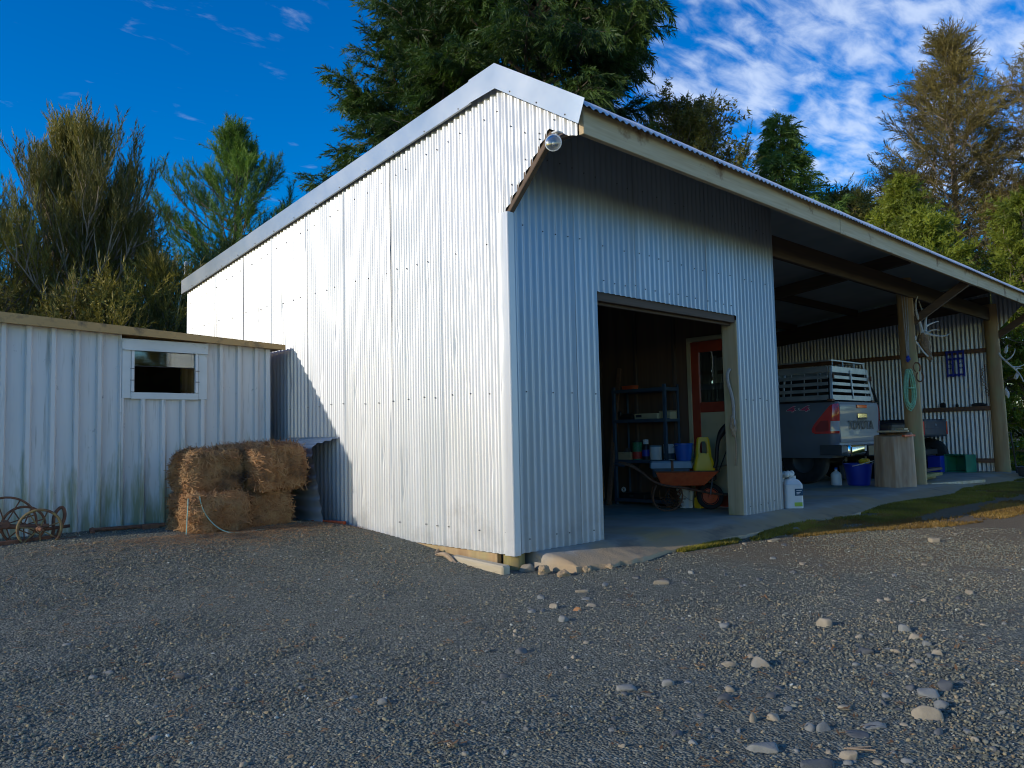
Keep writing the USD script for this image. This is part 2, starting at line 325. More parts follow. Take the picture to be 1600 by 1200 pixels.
M['slab'] = usdkit.material(stage, LK + 'worn_concrete', {
    'g': ('geometry', {}), 'sep': ('separate_xyz', {}), 'n1': ('noise_texture', {'scale': 2.6, 'detail': 6.0, 'roughness': .62}), 'r1': ('rgb_ramp', {'ramp': [(.3, (0.24, 0.215, 0.175)), (.7, (0.40, 0.355, 0.285))]}),
    'n2': ('noise_texture', {'scale': .9, 'detail': 5.0}), 'k2': ('map_range', {'from_min': .5, 'from_max': .66, 'to_max': .8, 'clamp': True}), 'x2': ('mix_color', {'b': (0.46, 0.28, 0.09)}),
    'yr': ('map_range', {'range_type': 'smoothstep', 'from_min': -.05, 'from_max': -.32, 'to_min': -.25, 'to_max': .32, 'clamp': True}), 'n3': ('noise_texture', {'scale': 5.0, 'detail': 6.0, 'roughness': .65}), 'a3': ('math', {'math_type': 'add'}), 'k3': ('map_range', {'from_min': .45, 'from_max': .75, 'to_max': .85, 'clamp': True}), 'x3': ('mix_color', {'b': (0.36, 0.255, 0.145)}),
    'n4': ('noise_texture', {'scale': 1.3, 'detail': 8.0, 'roughness': .7}), 'k4': ('map_range', {'from_min': .56, 'from_max': .66, 'to_max': .6, 'clamp': True}), 'x4': ('mix_color', {'b': (0.10, 0.09, 0.075)}),
    'v': ('voronoi_texture', {'scale': 90.0}), 'n5': ('noise_texture', {'scale': 45.0, 'detail': 6.0}), 'h': ('math', {'math_type': 'multiply_add', 'value2': .4}), 'b': ('bump', {'strength': .6, 'distance': .007}), 'p': ('principled_bsdf', {'roughness': .85})},
    [('g.position', 'sep.vector'), ('g.position', 'n1.vector'), ('n1.fac', 'r1.fac'), ('g.position', 'n2.vector'), ('n2.fac', 'k2.value'), ('k2.result', 'x2.fac'), ('r1.color', 'x2.a'), ('sep.y', 'yr.value'), ('g.position', 'n3.vector'), ('n3.fac', 'a3.value1'), ('yr.result', 'a3.value2'), ('a3.value', 'k3.value'), ('k3.result', 'x3.fac'), ('x2.result', 'x3.a'),
     ('g.position', 'n4.vector'), ('n4.fac', 'k4.value'), ('k4.result', 'x4.fac'), ('x3.result', 'x4.a'), ('x4.result', 'p.base_color'), ('g.position', 'v.vector'), ('g.position', 'n5.vector'), ('v.distance', 'h.value1'), ('n5.fac', 'h.value3'), ('h.value', 'b.height'), ('b.normal', 'p.normal')], surface='p.BSDF')
M['rust'] = pm('rust', (0.13, 0.055, 0.03), (0.22, 0.10, 0.05), scale=22.0, rough=0.85, c3=(0.07, 0.035, 0.025), s3=9.0, bump=0.3, bscale=60, dist=0.003)
M['rust_yellow'] = pm('yellow_worn_paint', (0.26, 0.19, 0.06), (0.20, 0.12, 0.05), scale=25.0, rough=0.7, c3=(0.14, 0.06, 0.03), s3=14.0, lo3=0.5, hi3=0.62)
M['redpaint'] = pm('faded_red_paint', (0.60, 0.075, 0.018), (0.68, 0.12, 0.03), scale=14.0, rough=0.55, c3=(0.3, 0.07, 0.03), s3=18, lo3=.6, hi3=.75)
M['straw'] = pm('straw', (0.60, 0.27, 0.095), (0.85, 0.50, 0.21), scale=7.0, rough=0.8, island=0.45, c3=(0.17, 0.09, 0.045), s3=4.0, lo3=0.52, hi3=0.68)
M['straw_core'] = pm('straw_mass', (0.28, 0.115, 0.04), (0.48, 0.235, 0.085), scale=26.0, rough=0.95, bump=1.0, dist=0.02)
M['twine'] = pm('green_twine', (0.22, 0.42, 0.36), (0.30, 0.52, 0.44), rough=0.7)
M['rope_green'] = pm('green_rope', (0.26, 0.52, 0.34), (0.36, 0.66, 0.44), scale=30, rough=0.7)
M['rope_grey'] = pm('grey_rope', (0.30, 0.28, 0.25), (0.40, 0.37, 0.33), scale=30, rough=0.8)
M['rope_tan'] = pm('tan_rope', (0.32, 0.22, 0.13), (0.40, 0.29, 0.18), scale=40, rough=0.8)
M['blue_strap'] = pm('blue_webbing', (0.015, 0.03, 0.30), (0.03, 0.05, 0.40), scale=20, rough=0.6)
M['paint_ute'] = pm('ute_grey_paint', (0.155, 0.17, 0.20), (0.175, 0.19, 0.215), scale=2.0, rough=0.42, metal=0.15, coat=0.35, c3=(0.15, 0.15, 0.145), s3=2.2, lo3=0.5, hi3=0.9)
M['black_plastic'] = pm('black_plastic', (0.012, 0.012, 0.013), (0.022, 0.022, 0.023), scale=12, rough=0.5)
M['rubber'] = pm('tyre_rubber', (0.012, 0.012, 0.012), (0.026, 0.025, 0.024), scale=14, rough=0.85, bump=0.2)
M['chrome'] = pm('chrome', (0.75, 0.76, 0.77), (0.80, 0.80, 0.80), rough=0.09, metal=1.0)
M['alu'] = pm('aluminium_slat', (0.36, 0.39, 0.41), (0.47, 0.49, 0.50), scale=5, rough=0.42, metal=0.75)
M['red_lens'] = pm('red_lens', (0.72, 0.018, 0.015), (0.80, 0.03, 0.02), rough=0.12, coat=1.0)
M['dark_lens'] = pm('dark_red_lens', (0.30, 0.008, 0.010), (0.36, 0.012, 0.012), rough=0.12, coat=1.0)
M['clear_lens'] = pm('clear_lens', (0.5, 0.48, 0.47), (0.58, 0.55, 0.54), rough=0.15, coat=1.0)
M['pink'] = pm('sticker_pink', (0.70, 0.05, 0.13), (0.74, 0.07, 0.16), rough=0.4)
M['white_plastic'] = pm('white_plastic', (0.66, 0.66, 0.63), (0.74, 0.73, 0.70), scale=6, rough=0.4)
M['cream'] = pm('cream_paint', (0.48, 0.42, 0.25), (0.55, 0.49, 0.31), scale=5, rough=0.6, c3=(0.35, 0.29, 0.17), s3=14, lo3=0.64, hi3=0.74)
M['doorred'] = pm('door_red_paint', (0.34, 0.045, 0.02), (0.40, 0.06, 0.025), scale=9, rough=0.5)
M['yellow'] = pm('yellow_plastic', (0.80, 0.50, 0.010), (0.86, 0.56, 0.02), scale=8, rough=0.4)
M['blue_plastic'] = pm('blue_plastic', (0.012, 0.10, 0.42), (0.02, 0.13, 0.50), scale=4, rough=0.4)
M['deep_blue'] = pm('deep_blue_plastic', (0.01, 0.03, 0.30), (0.015, 0.045, 0.38), scale=4, rough=0.4)
M['shelf'] = pm('shelf_blue_steel', (0.05, 0.085, 0.125), (0.07, 0.11, 0.15), scale=8, rough=0.5, metal=0.2)
M['toolbox'] = pm('blue_grey_toolbox', (0.22, 0.32, 0.40), (0.28, 0.38, 0.46), scale=8, rough=0.5)
M['greenlab'] = pm('green_label', (0.03, 0.16, 0.07), (0.05, 0.26, 0.13), scale=40, rough=0.5)
M['redlab'] = pm('red_label', (0.50, 0.03, 0.02), (0.58, 0.05, 0.03), scale=30, rough=0.5)
M['card'] = pm('cardboard', (0.42, 0.31, 0.17), (0.50, 0.38, 0.22), scale=10, rough=0.8)
M['green_box'] = pm('green_plastic', (0.015, 0.17, 0.10), (0.025, 0.23, 0.13), scale=6, rough=0.45)
M['log'] = pm('split_log_face', (0.44, 0.27, 0.16), (0.60, 0.43, 0.28), scale=14.0, stretch=(1, 1, 0.12), rough=0.85, c3=(0.30, 0.15, 0.10), s3=5.0, st3=(1, 1, 0.2), lo3=0.56, hi3=0.7, bump=0.6, bscale=26, dist=0.01)
M['offcut'] = pm('pale_old_timber', (0.38, 0.31, 0.20), (0.52, 0.44, 0.30), scale=9.0, stretch=(1, 0.15, 1), rough=0.85, c3=(0.34, 0.27, 0.11), s3=5.0, lo3=0.55, hi3=0.68, bump=0.4)
M['pile'] = pm('mossy_pile', (0.34, 0.25, 0.11), (0.19, 0.17, 0.05), scale=12, stretch=(1, 1, 0.2), rough=0.9, bump=0.4)
M['antler'] = pm('antler_bone', (0.55, 0.52, 0.46), (0.70, 0.67, 0.60), scale=14, rough=0.6, bump=0.3)
M['skull'] = pm('old_skull', (0.22, 0.14, 0.08), (0.32, 0.22, 0.13), scale=18, rough=0.8, bump=0.4)
M['bone'] = pm('white_bone', (0.60, 0.58, 0.52), (0.68, 0.66, 0.60), scale=18, rough=0.7)
M['buggy'] = pm('buggy_black_body', (0.014, 0.016, 0.024), (0.022, 0.025, 0.035), scale=6, rough=0.35, coat=0.4)
M['dgrey'] = pm('dark_grey_bucket', (0.045, 0.05, 0.055), (0.065, 0.07, 0.075), scale=8, rough=0.5)
M['mossplank'] = pm('mossy_plank', (0.17, 0.16, 0.04), (0.26, 0.22, 0.09), scale=9, stretch=(0.3, 1, 1), rough=0.9, bump=0.4)
M['bark'] = pm('bark', (0.085, 0.06, 0.042), (0.15, 0.115, 0.085), scale=7, stretch=(1, 1, 0.25), rough=0.9, bump=0.6, dist=0.02)
M['bark_pale'] = pm('pale_bark', (0.20, 0.15, 0.105), (0.30, 0.24, 0.175), scale=7, stretch=(1, 1, 0.25), rough=0.9, bump=0.5, dist=0.02)
M['dark_room'] = pm('dark_interior', (0.02, 0.02, 0.02), (0.03, 0.03, 0.03), rough=0.9)
M['text_dark'] = pm('embossed_dark', (0.02, 0.025, 0.03), (0.03, 0.035, 0.04), rough=0.5)
M['text_label'] = pm('label_blue_print', (0.015, 0.06, 0.11), (0.02, 0.08, 0.14), rough=0.5)
M['lime'] = pm('label_lime_print', (0.35, 0.50, 0.06), (0.42, 0.58, 0.08), rough=0.5)
M['glass'] = usdkit.material(stage, LK + 'window_glass', {'f': ('fresnel', {'IOR': 1.5}), 't': ('transparent_bsdf', {'color': (0.75, 0.80, 0.80)}), 'g': ('glossy_bsdf', {'color': (0.9, 0.95, 0.95), 'roughness': 0.03}), 'x': ('mix_closure', {}),
    'm': ('math', {'math_type': 'multiply_add', 'value2': 1.0, 'value3': 0.10})}, [('f.fac', 'm.value1'), ('m.value', 'x.fac'), ('t.BSDF', 'x.closure1'), ('g.BSDF', 'x.closure2')], surface='x.closure')
M['lamp_glass'] = usdkit.material(stage, LK + 'lamp_glass', {'f': ('fresnel', {'IOR': 1.6}), 't': ('transparent_bsdf', {'color': (0.85, 0.87, 0.85)}), 'g': ('glossy_bsdf', {'roughness': 0.06}), 'x': ('mix_closure', {}),
    'm': ('math', {'math_type': 'multiply_add', 'value2': 1.0, 'value3': 0.12})}, [('f.fac', 'm.value1'), ('m.value', 'x.fac'), ('t.BSDF', 'x.closure1'), ('g.BSDF', 'x.closure2')], surface='x.closure')

# ------------------------------------------------------------------ ground
def gz(x, y):
    x, y = np.asarray(x, float), np.asarray(y, float)
    h = -0.135 + 0.265 * ss(-0.5, 2.7, y) * (1 - ss(-0.4, 1.2, x))
    h = h + 0.02 * (meshkit.noise(np.stack([x * 0.9, y * 0.9, 0 * x], -1), 3) - 0.5) + 0.05 * ss(5, 9, x) * (1 - ss(-1.5, 0, y))
    h = h + 0.028 * ss(.1, .6, x) * ss(-1.2, -.5, y)
    far = np.hypot(x - 2, y)
    h = h + 0.25 * (meshkit.noise(np.stack([x * 0.12, y * 0.12, 0 * x], -1), 8) - 0.5) * ss(14, 40, far)
    bank = 4.4 * ss(8.0, 16.5, y + 0.25 * x) * (1 - ss(4, 16, x)) + 2.2 * ss(7, 26, y) * ss(2, 14, x)
    h = h + bank
    h = h + 0.8 * ss(18, 40, x) * (1 - ss(0, 6, y))
    return h

def axis(a, b, c0, c1, fine, far=420):
    mid = np.arange(c0, c1, fine)
    lo, hi, s = [], [], fine
    p = c0
    while p > -far: s *= 1.16; p -= s; lo.append(p)
    s, p = fine, mid[-1]
    while p < far: s *= 1.16; p += s; hi.append(p)
    return np.r_[lo[::-1], mid, hi]
gx, gy = axis(0, 0, -7, 15, 0.12), axis(0, 0, -7, 6.0, 0.12)
GX, GY = np.meshgrid(gx, gy, indexing='ij')
GZ = gz(GX, GY)
GZ = GZ + 0.012 * (meshkit.fbm(np.stack([GX * 3.1, GY * 3.1, 0 * GX], -1), 3, 5) - 0.5)
inside = (GX > 0.30) & (GX < 13.6) & (GY > 0.05) & (GY < 6.2)
GZ = np.where(inside, np.minimum(GZ, -0.3), GZ)
ground_mat = usdkit.material(stage, LK + 'gravel_ground', {
    'g': ('geometry', {}), 'sep': ('separate_xyz', {}),
    'v1': ('voronoi_texture', {'scale': 85.0}), 'v2': ('voronoi_texture', {'scale': 42.0}), 'v3': ('voronoi_texture', {'scale': 200.0}),
    'wn': ('white_noise_texture', {}), 'wr': ('rgb_ramp', {'ramp': [(0.0, (0.0694, 0.0702, 0.0529)), (0.55, (0.1428, 0.1426, 0.1078)), (0.86, (0.2193, 0.2192, 0.1666)), (0.96, (0.1938, 0.1782, 0.1225)), (1.0, (0.3264, 0.3240, 0.2646))]}),
    'wn2': ('white_noise_texture', {}), 'wr2': ('rgb_ramp', {'ramp': [(0.0, (0.0765, 0.0767, 0.0578)), (0.7, (0.1734, 0.1728, 0.1303)), (1.0, (0.2652, 0.2646, 0.2009))]}),
    'k': ('noise_texture', {'scale': 60.0, 'detail': 2.0}), 'kk': ('map_range', {'from_min': 0.48, 'from_max': 0.56, 'clamp': True}), 'mxv': ('mix_color', {}),
    'dn': ('noise_texture', {'scale': 0.75, 'detail': 5.0, 'roughness': 0.6}),
    'dr': ('map_range', {'range_type': 'smoothstep', 'from_min': -1.5, 'from_max': 4.5, 'to_min': -0.28, 'to_max': 0.46, 'clamp': True}),
    'da': ('math', {'math_type': 'add'}), 'ya': ('map_range', {'range_type': 'smoothstep', 'from_min': -2.3, 'from_max': -.7, 'to_max': .34, 'clamp': True}), 'xa': ('map_range', {'range_type': 'smoothstep', 'from_min': 1.5, 'from_max': 4.0, 'clamp': True}), 'xy': ('math', {'math_type': 'multiply'}), 'db': ('math', {'math_type': 'add'}), 'dk': ('map_range', {'range_type': 'smoothstep', 'from_min': 0.45, 'from_max': 0.85, 'to_max': 0.82, 'clamp': True}),
    'dirt': ('noise_texture', {'scale': 140.0, 'detail': 3.0}), 'dirtc': ('rgb_ramp', {'ramp': [(0.3, (0.10, 0.066, 0.034)), (0.55, (0.22, 0.155, 0.085)), (0.72, (0.36, 0.275, 0.165))]}), 'mxd': ('mix_color', {}),
    'gr': ('map_range', {'range_type': 'smoothstep', 'from_min': 13.2, 'from_max': 15.5, 'clamp': True}), 'grn': ('mix_color', {'b': (0.06, 0.10, 0.018)}),
    'bk': ('map_range', {'range_type': 'smoothstep', 'from_min': 6.6, 'from_max': 8.2, 'clamp': True}), 'bkm': ('mix_color', {'b': (0.07, 0.065, 0.02)}),
    'p': ('principled_bsdf', {'roughness': 0.85, 'specular_ior_level': 0.3}),
    'h': ('math', {'math_type': 'multiply_add', 'value2': 0.6}), 'b': ('bump', {'strength': 0.9, 'distance': 0.012, 'invert': True}),
}, [('g.position', 'sep.vector'), ('g.position', 'v1.vector'), ('g.position', 'v2.vector'), ('g.position', 'v3.vector'),
    ('v1.position', 'wn.vector'), ('wn.value', 'wr.fac'), ('v2.position', 'wn2.vector'), ('wn2.value', 'wr2.fac'),
    ('g.position', 'k.vector'), ('k.fac', 'kk.value'), ('kk.result', 'mxv.fac'), ('wr.color', 'mxv.a'), ('wr2.color', 'mxv.b'),
    ('g.position', 'dn.vector'), ('sep.x', 'dr.value'), ('dn.fac', 'da.value1'), ('dr.result', 'da.value2'), ('da.value', 'db.value1'), ('sep.y', 'ya.value'), ('sep.x', 'xa.value'), ('ya.result', 'xy.value1'), ('xa.result', 'xy.value2'), ('xy.value', 'db.value2'), ('db.value', 'dk.value'),
    ('g.position', 'dirt.vector'), ('dirt.fac', 'dirtc.fac'), ('dk.result', 'mxd.fac'), ('mxv.result', 'mxd.a'), ('dirtc.color', 'mxd.b'),
    ('sep.x', 'gr.value'), ('gr.result', 'grn.fac'), ('mxd.result', 'grn.a'), ('sep.y', 'bk.value'), ('bk.result', 'bkm.fac'), ('grn.result', 'bkm.a'), ('bkm.result', 'p.base_color'),
    ('v2.distance', 'h.value1'), ('v1.distance', 'h.value3'), ('h.value', 'b.height'), ('b.normal', 'p.normal')], surface='p.BSDF')
g = usdkit.mesh(stage, '/World/ground', grid(np.stack([GX, GY, GZ], -1)), ground_mat, True)
tag(g, kind='structure')

# the concrete floor and its ragged apron
XE = [-0.05, 0.20, 0.27, 0.55, 0.9, 1.4, 1.95, 2.5, 3.1, 3.6, 4.0, 4.7, 5.4, 6.2, 7.0, 7.6, 8.3, 9.0, 9.6, 10.4, 11.2, 12.3, 13.6]
YE = [-0.02, -0.06, -0.38, -0.47, -0.50, -0.44, -0.42, -0.45, -0.43, -0.36, -0.34, -0.52, -0.45, -0.36, -0.42, -0.52, -0.58, -0.42, -0.30, -0.32, -0.48, -0.52, -0.5]
sx = np.arange(0.21, 13.62, 0.03)
ye = np.interp(sx, XE, YE) + 0.10 * (meshkit.fbm(np.stack([sx * 4.5, 0 * sx, 0 * sx], -1), 5, 2) - 0.5) + 0.02 * (meshkit.noise(np.stack([sx * 13, 0 * sx, 0 * sx], -1), 3) - .5)
tt = np.r_[np.linspace(0, 1, 12), 1.0]
rows = []
for k, t in enumerate(tt):
    y = ye * t
    zz = -0.085 * t ** 1.6 + (0.010 + 0.02 * t ** 3) * (meshkit.fbm(np.stack([sx * 7, y * 7, 0 * sx], -1), 4, 4) - 0.5)
    if k == len(tt) - 1: zz = np.full_like(sx, -0.3); y = y - 0.02 - 0.05 * meshkit.noise(np.stack([sx * 9, 0 * sx, 0 * sx + 4], -1), 5)
    rows.append(np.stack([sx, y, zz], -1))
rows = [np.stack([sx, np.full_like(sx, yy), 0 * sx], -1) for yy in (6.25, 3.0, 1.0, 0.12)] + rows
P = np.stack(rows, 0)
end = P[:, :1].copy(); end[:, :, 2] = -0.35
P = np.concatenate([end, P], 1)
g = usdkit.mesh(stage, '/World/concrete_floor', grid(P[:, ::-1]), M['slab'], 35)
tag(g, kind='structure')

# ------------------------------------------------------------------ the tin shed
PT, DEP = 0.0762, 0.0195
S0 = 0.2158
DL, WE = S0 + 11 * PT, S0 + 53 * PT            # door left edge, right end of the front wall
DR = DL + 30.8 * PT
HD, RIDGE_Y, RIDGE_Z = 2.136, 0.05, 3.80
LEN_Y, LEN_X = 6.31, 13.35

def corr(u0, u1, zb, zt, rows=10, seed=0, wob=0.004, lift=0.003, npr=8, amp=DEP / 2):
    """Corrugated sheet as a grid (u, d, z): u along the wall, d outward."""
    n = max(2, int(round((u1 - u0) / PT * npr)) + 1)
    u = np.linspace(u0, u1, n)
    zb_ = zb(u) if callable(zb) else np.full(n, float(zb))
    zt_ = zt(u) if callable(zt) else np.full(n, float(zt))
    t = np.linspace(0, 1, rows)[:, None]
    zz = zb_[None] + t * (zt_ - zb_)[None]
    U = np.broadcast_to(u, zz.shape)
    d = amp * np.cos(2 * np.pi * U / PT)
    q = np.stack([U * 1.3, zz * 0.8, np.full_like(zz, seed * 3.7)], -1)
    d = d + wob * 2 * (meshkit.fbm(q, 3, seed) - 0.5)
    rib = np.floor(U / PT + 0.5)
    d = d + 0.0040 * (meshkit.noise(np.stack([rib * 1.7, zz * 1.1, np.full_like(zz, seed + .5)], -1), seed) - 0.5)
    e = np.minimum(U - u0, u1 - U)
    d = d + lift * np.exp(-e / 0.02) * (0.4 + meshkit.noise(np.stack([zz * 2.2, U * 0 + seed, U * 0], -1), 9))
    return U, d, zz

def roof_z(y):
    y = np.asarray(y, float)
    return np.where(y < RIDGE_Y, RIDGE_Z - (RIDGE_Y - y) * 0.645, RIDGE_Z - (y - RIDGE_Y) * 0.1125)

shed = thing('tin_shed', 'large corrugated tin farm shed with an open doorway and open bays', 'shed')
WX = 0.0
# gable wall, facing -x; u is y
def gable_bottom(y):
    y = np.asarray(y, float)
    b = np.where(y < 0.05, np.interp(y, [-0.75, -0.66, -0.47, 0.03], [3.03, 3.05, 3.16, 2.64]), -0.005)
    return b
sheet_edges = [-0.74, 0.045] + [0.045 + 0.762 * k for k in range(1, 9)]
sheet_edges[-1] = LEN_Y
tins = [M['tin'], M['tin3'], M['tin2'], M['tin'], M['tin2'], M['tin3'], M['tin'], M['tin2'], M['tin']]
for i in range(len(sheet_edges) - 1):
    a, b = sheet_edges[i], sheet_edges[i + 1] + (0.02 if i < len(sheet_edges) - 2 else 0)
    if i == 0: b = 0.044
    U, d, Z = corr(a, b, gable_bottom, lambda y: roof_z(y) - 0.10, rows=34 if i else 12, seed=11 + i, wob=0.006)
    if i:
        for k in range(7):
            r = rng_(100 + i * 7 + k); uy, uz = r.uniform(a + .1, b - .1), r.uniform(0.3, 2.4)
            d = d - 0.010 * np.exp(-(((U - uy) / 0.03) ** 2 + ((Z - uz) / 0.05) ** 2))
    off = 0.0025 * (i % 2)
    part(shed, 'wall_sheet', grid(np.stack([WX - d - off, U, Z], -1)), tins[i], True)
# front wall, facing -y; u is x
fr = [(0.0, 0.762, 0.0, 3.52), (0.762, DL, 0.0, 3.52)]
n = 4
xs = [DL + (DR - DL) * k / n for k in range(n + 1)]
fr += [(xs[k], xs[k + 1] + (0.02 if k < n - 1 else 0), HD, 3.52) for k in range(n)] + [(DR, WE, 0.0, 3.52)]
for i, (a, b, zb, zt) in enumerate(fr):
    U, d, Z = corr(a + (0.02 if i == 0 else 0), b, zb, zt, rows=26, seed=40 + i, wob=0.0035, lift=0.002)
    part(shed, 'wall_sheet', grid(np.stack([U, 0.0 - d - 0.002 * (i % 2), Z], -1)[::-1]), M['ftin'] if i % 2 else M['ftin2'], True)
# corner flashing: one folded strip, its edges a little wavy
zc = np.linspace(-0.008, 2.64, 40)
prof = [(-0.014, 0.088), (-0.019, 0.082), (-0.019, 0.05), (-0.0205, 0.004), (-0.0195, -0.014), (-0.014, -0.0195), (0.004, -0.0205), (0.030, -0.019), (0.050, -0.019), (0.056, -0.013)]
P = np.zeros((len(prof), len(zc), 3))
for j, (px_, py_) in enumerate(prof):
    w = 0.010 * (meshkit.noise(np.stack([zc * 2.4, 0 * zc, 0 * zc + 1], -1), 5) - 0.5)
    edge = 1.0 if j < 2 else 0.0
    dent = 0.012 * np.exp(-((zc - 1.27) / 0.05) ** 2) * edge
    lean = 0.028 * (zc / 2.64 - 0.5)
    P[j] = np.stack([px_ - edge * (0.004 + abs(w)) + 0 * zc - 0, py_ + edge * (w * 2.2 - dent) + 0 * zc, zc], -1)
part(shed, 'corner_flashing', grid(P), M['tin3'], 40)
# screws
def screws(rows_, nrm):
    ms = []
    for p in rows_:
        v, f = lathe([(0, 0), (0.0066, 0), (0.0066, 0.002), (0.0042, 0.003), (0.0038, 0.007), (0.0, 0.008)], 7)
        if nrm == 'x': v = np.stack([-v[:, 2], v[:, 0], v[:, 1]], -1)
        else: v = np.stack([v[:, 0], -v[:, 2], v[:, 1]], -1)
        ms.append((v + p, f))
    return cat_(*ms)
r = rng_(5)
pts = []
for zrow in (2.424, 1.2423, 0.155):
    k = 1
    while k * PT < 6.2:
        if not (zrow < 0.2 and k * PT > 1.6): pts.append((-DEP / 2 - 0.006, k * PT, zrow + r.uniform(-.012, .012)))
        k += int(r.choice([2, 3, 3, 4, 5]))
k = 1
while k * PT < 6.2:
    pts.append((-DEP / 2 - 0.006, k * PT, float(roof_z(k * PT)) - 0.33 + r.uniform(-.012, .012))); k += int(r.choice([2, 3, 4]))
for yy in (-0.08, -0.23, -0.38, -0.53):
    pts.append((-DEP / 2 - 0.006, PT * round(yy / PT), float(roof_z(yy)) - 0.42)); pts.append((-DEP / 2 - 0.006, PT * round(yy / PT), float(gable_bottom(yy)) + 0.08))
part(shed, 'screws', screws(pts, 'x'), M['screw'], kind='stuff')
pts = []
for zrow, xa_, xb_ in ((2.55, 0.1, 4.1), (1.24, 0.1, 1.1), (0.1, 0.1, 1.1), (2.24, 1.1, 3.5), (1.24, 3.5, 4.1), (0.1, 3.5, 4.1), (3.15, 0.1, 4.1)):
    k = math.ceil(xa_ / PT)
    while k * PT < xb_:
        pts.append((k * PT, -DEP / 2 - 0.004, zrow + r.uniform(-.012, .012))); k += int(r.choice([2, 2, 3, 4]))
part(shed, 'screws', screws(pts, 'y'), M['screw'], kind='stuff')
# barge flashings on the gable edge
def barge(y0, y1, w, x, over=0.0):
    """A folded strip under the roof edge from y0 to y1, hanging w below the roof line."""
    z0, z1 = float(roof_z(y0 if y0 != RIDGE_Y else y0)) + 0.03 + over, float(roof_z(y1)) + 0.03 + over
    o = [(y0, z0), (y1, z1), (y1, z1 - w), (y0, z0 - w)]
    P_ = sg.Polygon(o)
    face = prism(P_, 0.002)
    v = np.stack([face[0][:, 2] + x, face[0][:, 0], face[0][:, 1]], -1)
    ms = [(v, face[1])]
    ms.append(beam((x + 0.05, y0, z0), (x + 0.05, y1, z1), 0.10, 0.002, 0.0004, up=(0, 0, 1)))
    ms.append(beam((x + 0.010, y0, z0 - w), (x + 0.010, y1, z1 - w), 0.018, 0.002, 0.0004))
    return cat_(*ms)
BW = 0.185
for k_, (y0, y1) in enumerate(((0.35, 2.35), (2.33, 4.35), (4.33, 6.40))):
    part(shed, 'barge_flashing', barge(y0, y1, BW, -0.049 - 0.0025 * (2 - k_)), M['flash'])
pts = [(-.0545, yy, float(roof_z(yy)) + .03 - BW + .016) for yy in np.arange(.5, 6.3, .46)] + [(-.061, yy, float(roof_z(yy)) - .145) for yy in (-.12, -.40, -.68)]
part(shed, 'screws', screws(pts, 'x'), M['screw'], kind='stuff')
# ridge piece: laps over both slopes
zr = RIDGE_Z + 0.035
ridge_poly = sg.Polygon([(RIDGE_Y, zr), (0.36, float(roof_z(0.36)) + 0.038), (0.36, float(roof_z(0.36)) - 0.155), (RIDGE_Y, zr - 0.205), (-0.80, float(roof_z(-0.80)) - 0.17), (-0.865, float(roof_z(-0.865)) + 0.036)])
v, f = prism(ridge_poly, 0.003)
part(shed, 'barge_flashing', (np.stack([v[:, 2] - 0.060, v[:, 0], v[:, 1]], -1), f[:, ::-1]), M['flash'], label='Wide ridge piece of the edge flashing')
# roof sheets
for side in ('front', 'back'):
    k = 0
    while k * 0.762 < LEN_X:
        a, b = -0.03 + k * 0.762, min(-0.03 + (k + 1) * 0.762 + 0.02, LEN_X)
        y0, y1 = (RIDGE_Y, -0.86) if side == 'front' else (RIDGE_Y, LEN_Y + 0.1)
        U, d, T = corr(a, b, 0.0, 1.0, rows=6 if side == 'back' else 22, seed=70 + k, wob=0.002)
        Y = y0 + (y1 - y0) * T
        Z = roof_z(Y) + d + 0.012 + 0.002 * (k % 2)
        if side == 'front': Z = Z - 0.030 * np.exp(-(Y + 0.86) / 0.045)
        G = np.stack([U, Y, Z], -1)
        part(shed, 'roof_sheet', grid(G if side == 'back' else G[::-1]), M['roof'], True)
        k += 1
part(shed, 'ridge_cap', cat_(beam((-0.02, RIDGE_Y + 0.09, RIDGE_Z + 0.018), (LEN_X, RIDGE_Y + 0.09, RIDGE_Z + 0.018), 0.18, 0.003, 0.001)), M['roof'])
# fascia boards
for a, b, dz in ((0.004, 4.28, 0.0), (4.283, 9.21, -0.003), (9.213, LEN_X, 0.002)):
    part(shed, 'fascia_board', bx(a, b, -0.795, -0.75, 3.028 + dz, 3.232 + dz, 0.004), M['fascia'])
# soffit underlay, rafters, purlins
def slope_board(y0, y1, x0, x1, drop, th=0.006):
    z0, z1 = float(roof_z(y0)) - drop, float(roof_z(y1)) - drop
    v = np.array([(x, y, z - q) for x in (x0, x1) for (y, z) in ((y0, z0), (y1, z1)) for q in (0, th)])
    h = trimesh.convex.convex_hull(v); return np.array(h.vertices), np.array(h.faces)
part(shed, 'roof_lining', cat_(slope_board(RIDGE_Y + 0.005, LEN_Y - 0.02, 0.03, LEN_X - 0.1, 0.03), slope_board(RIDGE_Y - 0.005, -0.745, 0.03, LEN_X - 0.1, 0.03)), M['paper'])
for x in (0.12, 4.2, 8.9, 13.1):
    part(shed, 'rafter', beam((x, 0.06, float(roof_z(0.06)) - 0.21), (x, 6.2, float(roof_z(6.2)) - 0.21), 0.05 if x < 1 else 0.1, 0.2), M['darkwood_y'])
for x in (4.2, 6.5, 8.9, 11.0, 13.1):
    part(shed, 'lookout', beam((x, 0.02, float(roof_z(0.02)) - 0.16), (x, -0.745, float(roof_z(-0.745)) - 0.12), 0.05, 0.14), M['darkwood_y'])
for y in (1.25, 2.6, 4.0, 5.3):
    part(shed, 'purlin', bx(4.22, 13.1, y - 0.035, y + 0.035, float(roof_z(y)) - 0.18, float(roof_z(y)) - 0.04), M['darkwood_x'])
part(shed, 'front_beam', bx(4.11, 13.15, 0.02, 0.075, 2.93, 3.18), M['darkwood_x'])
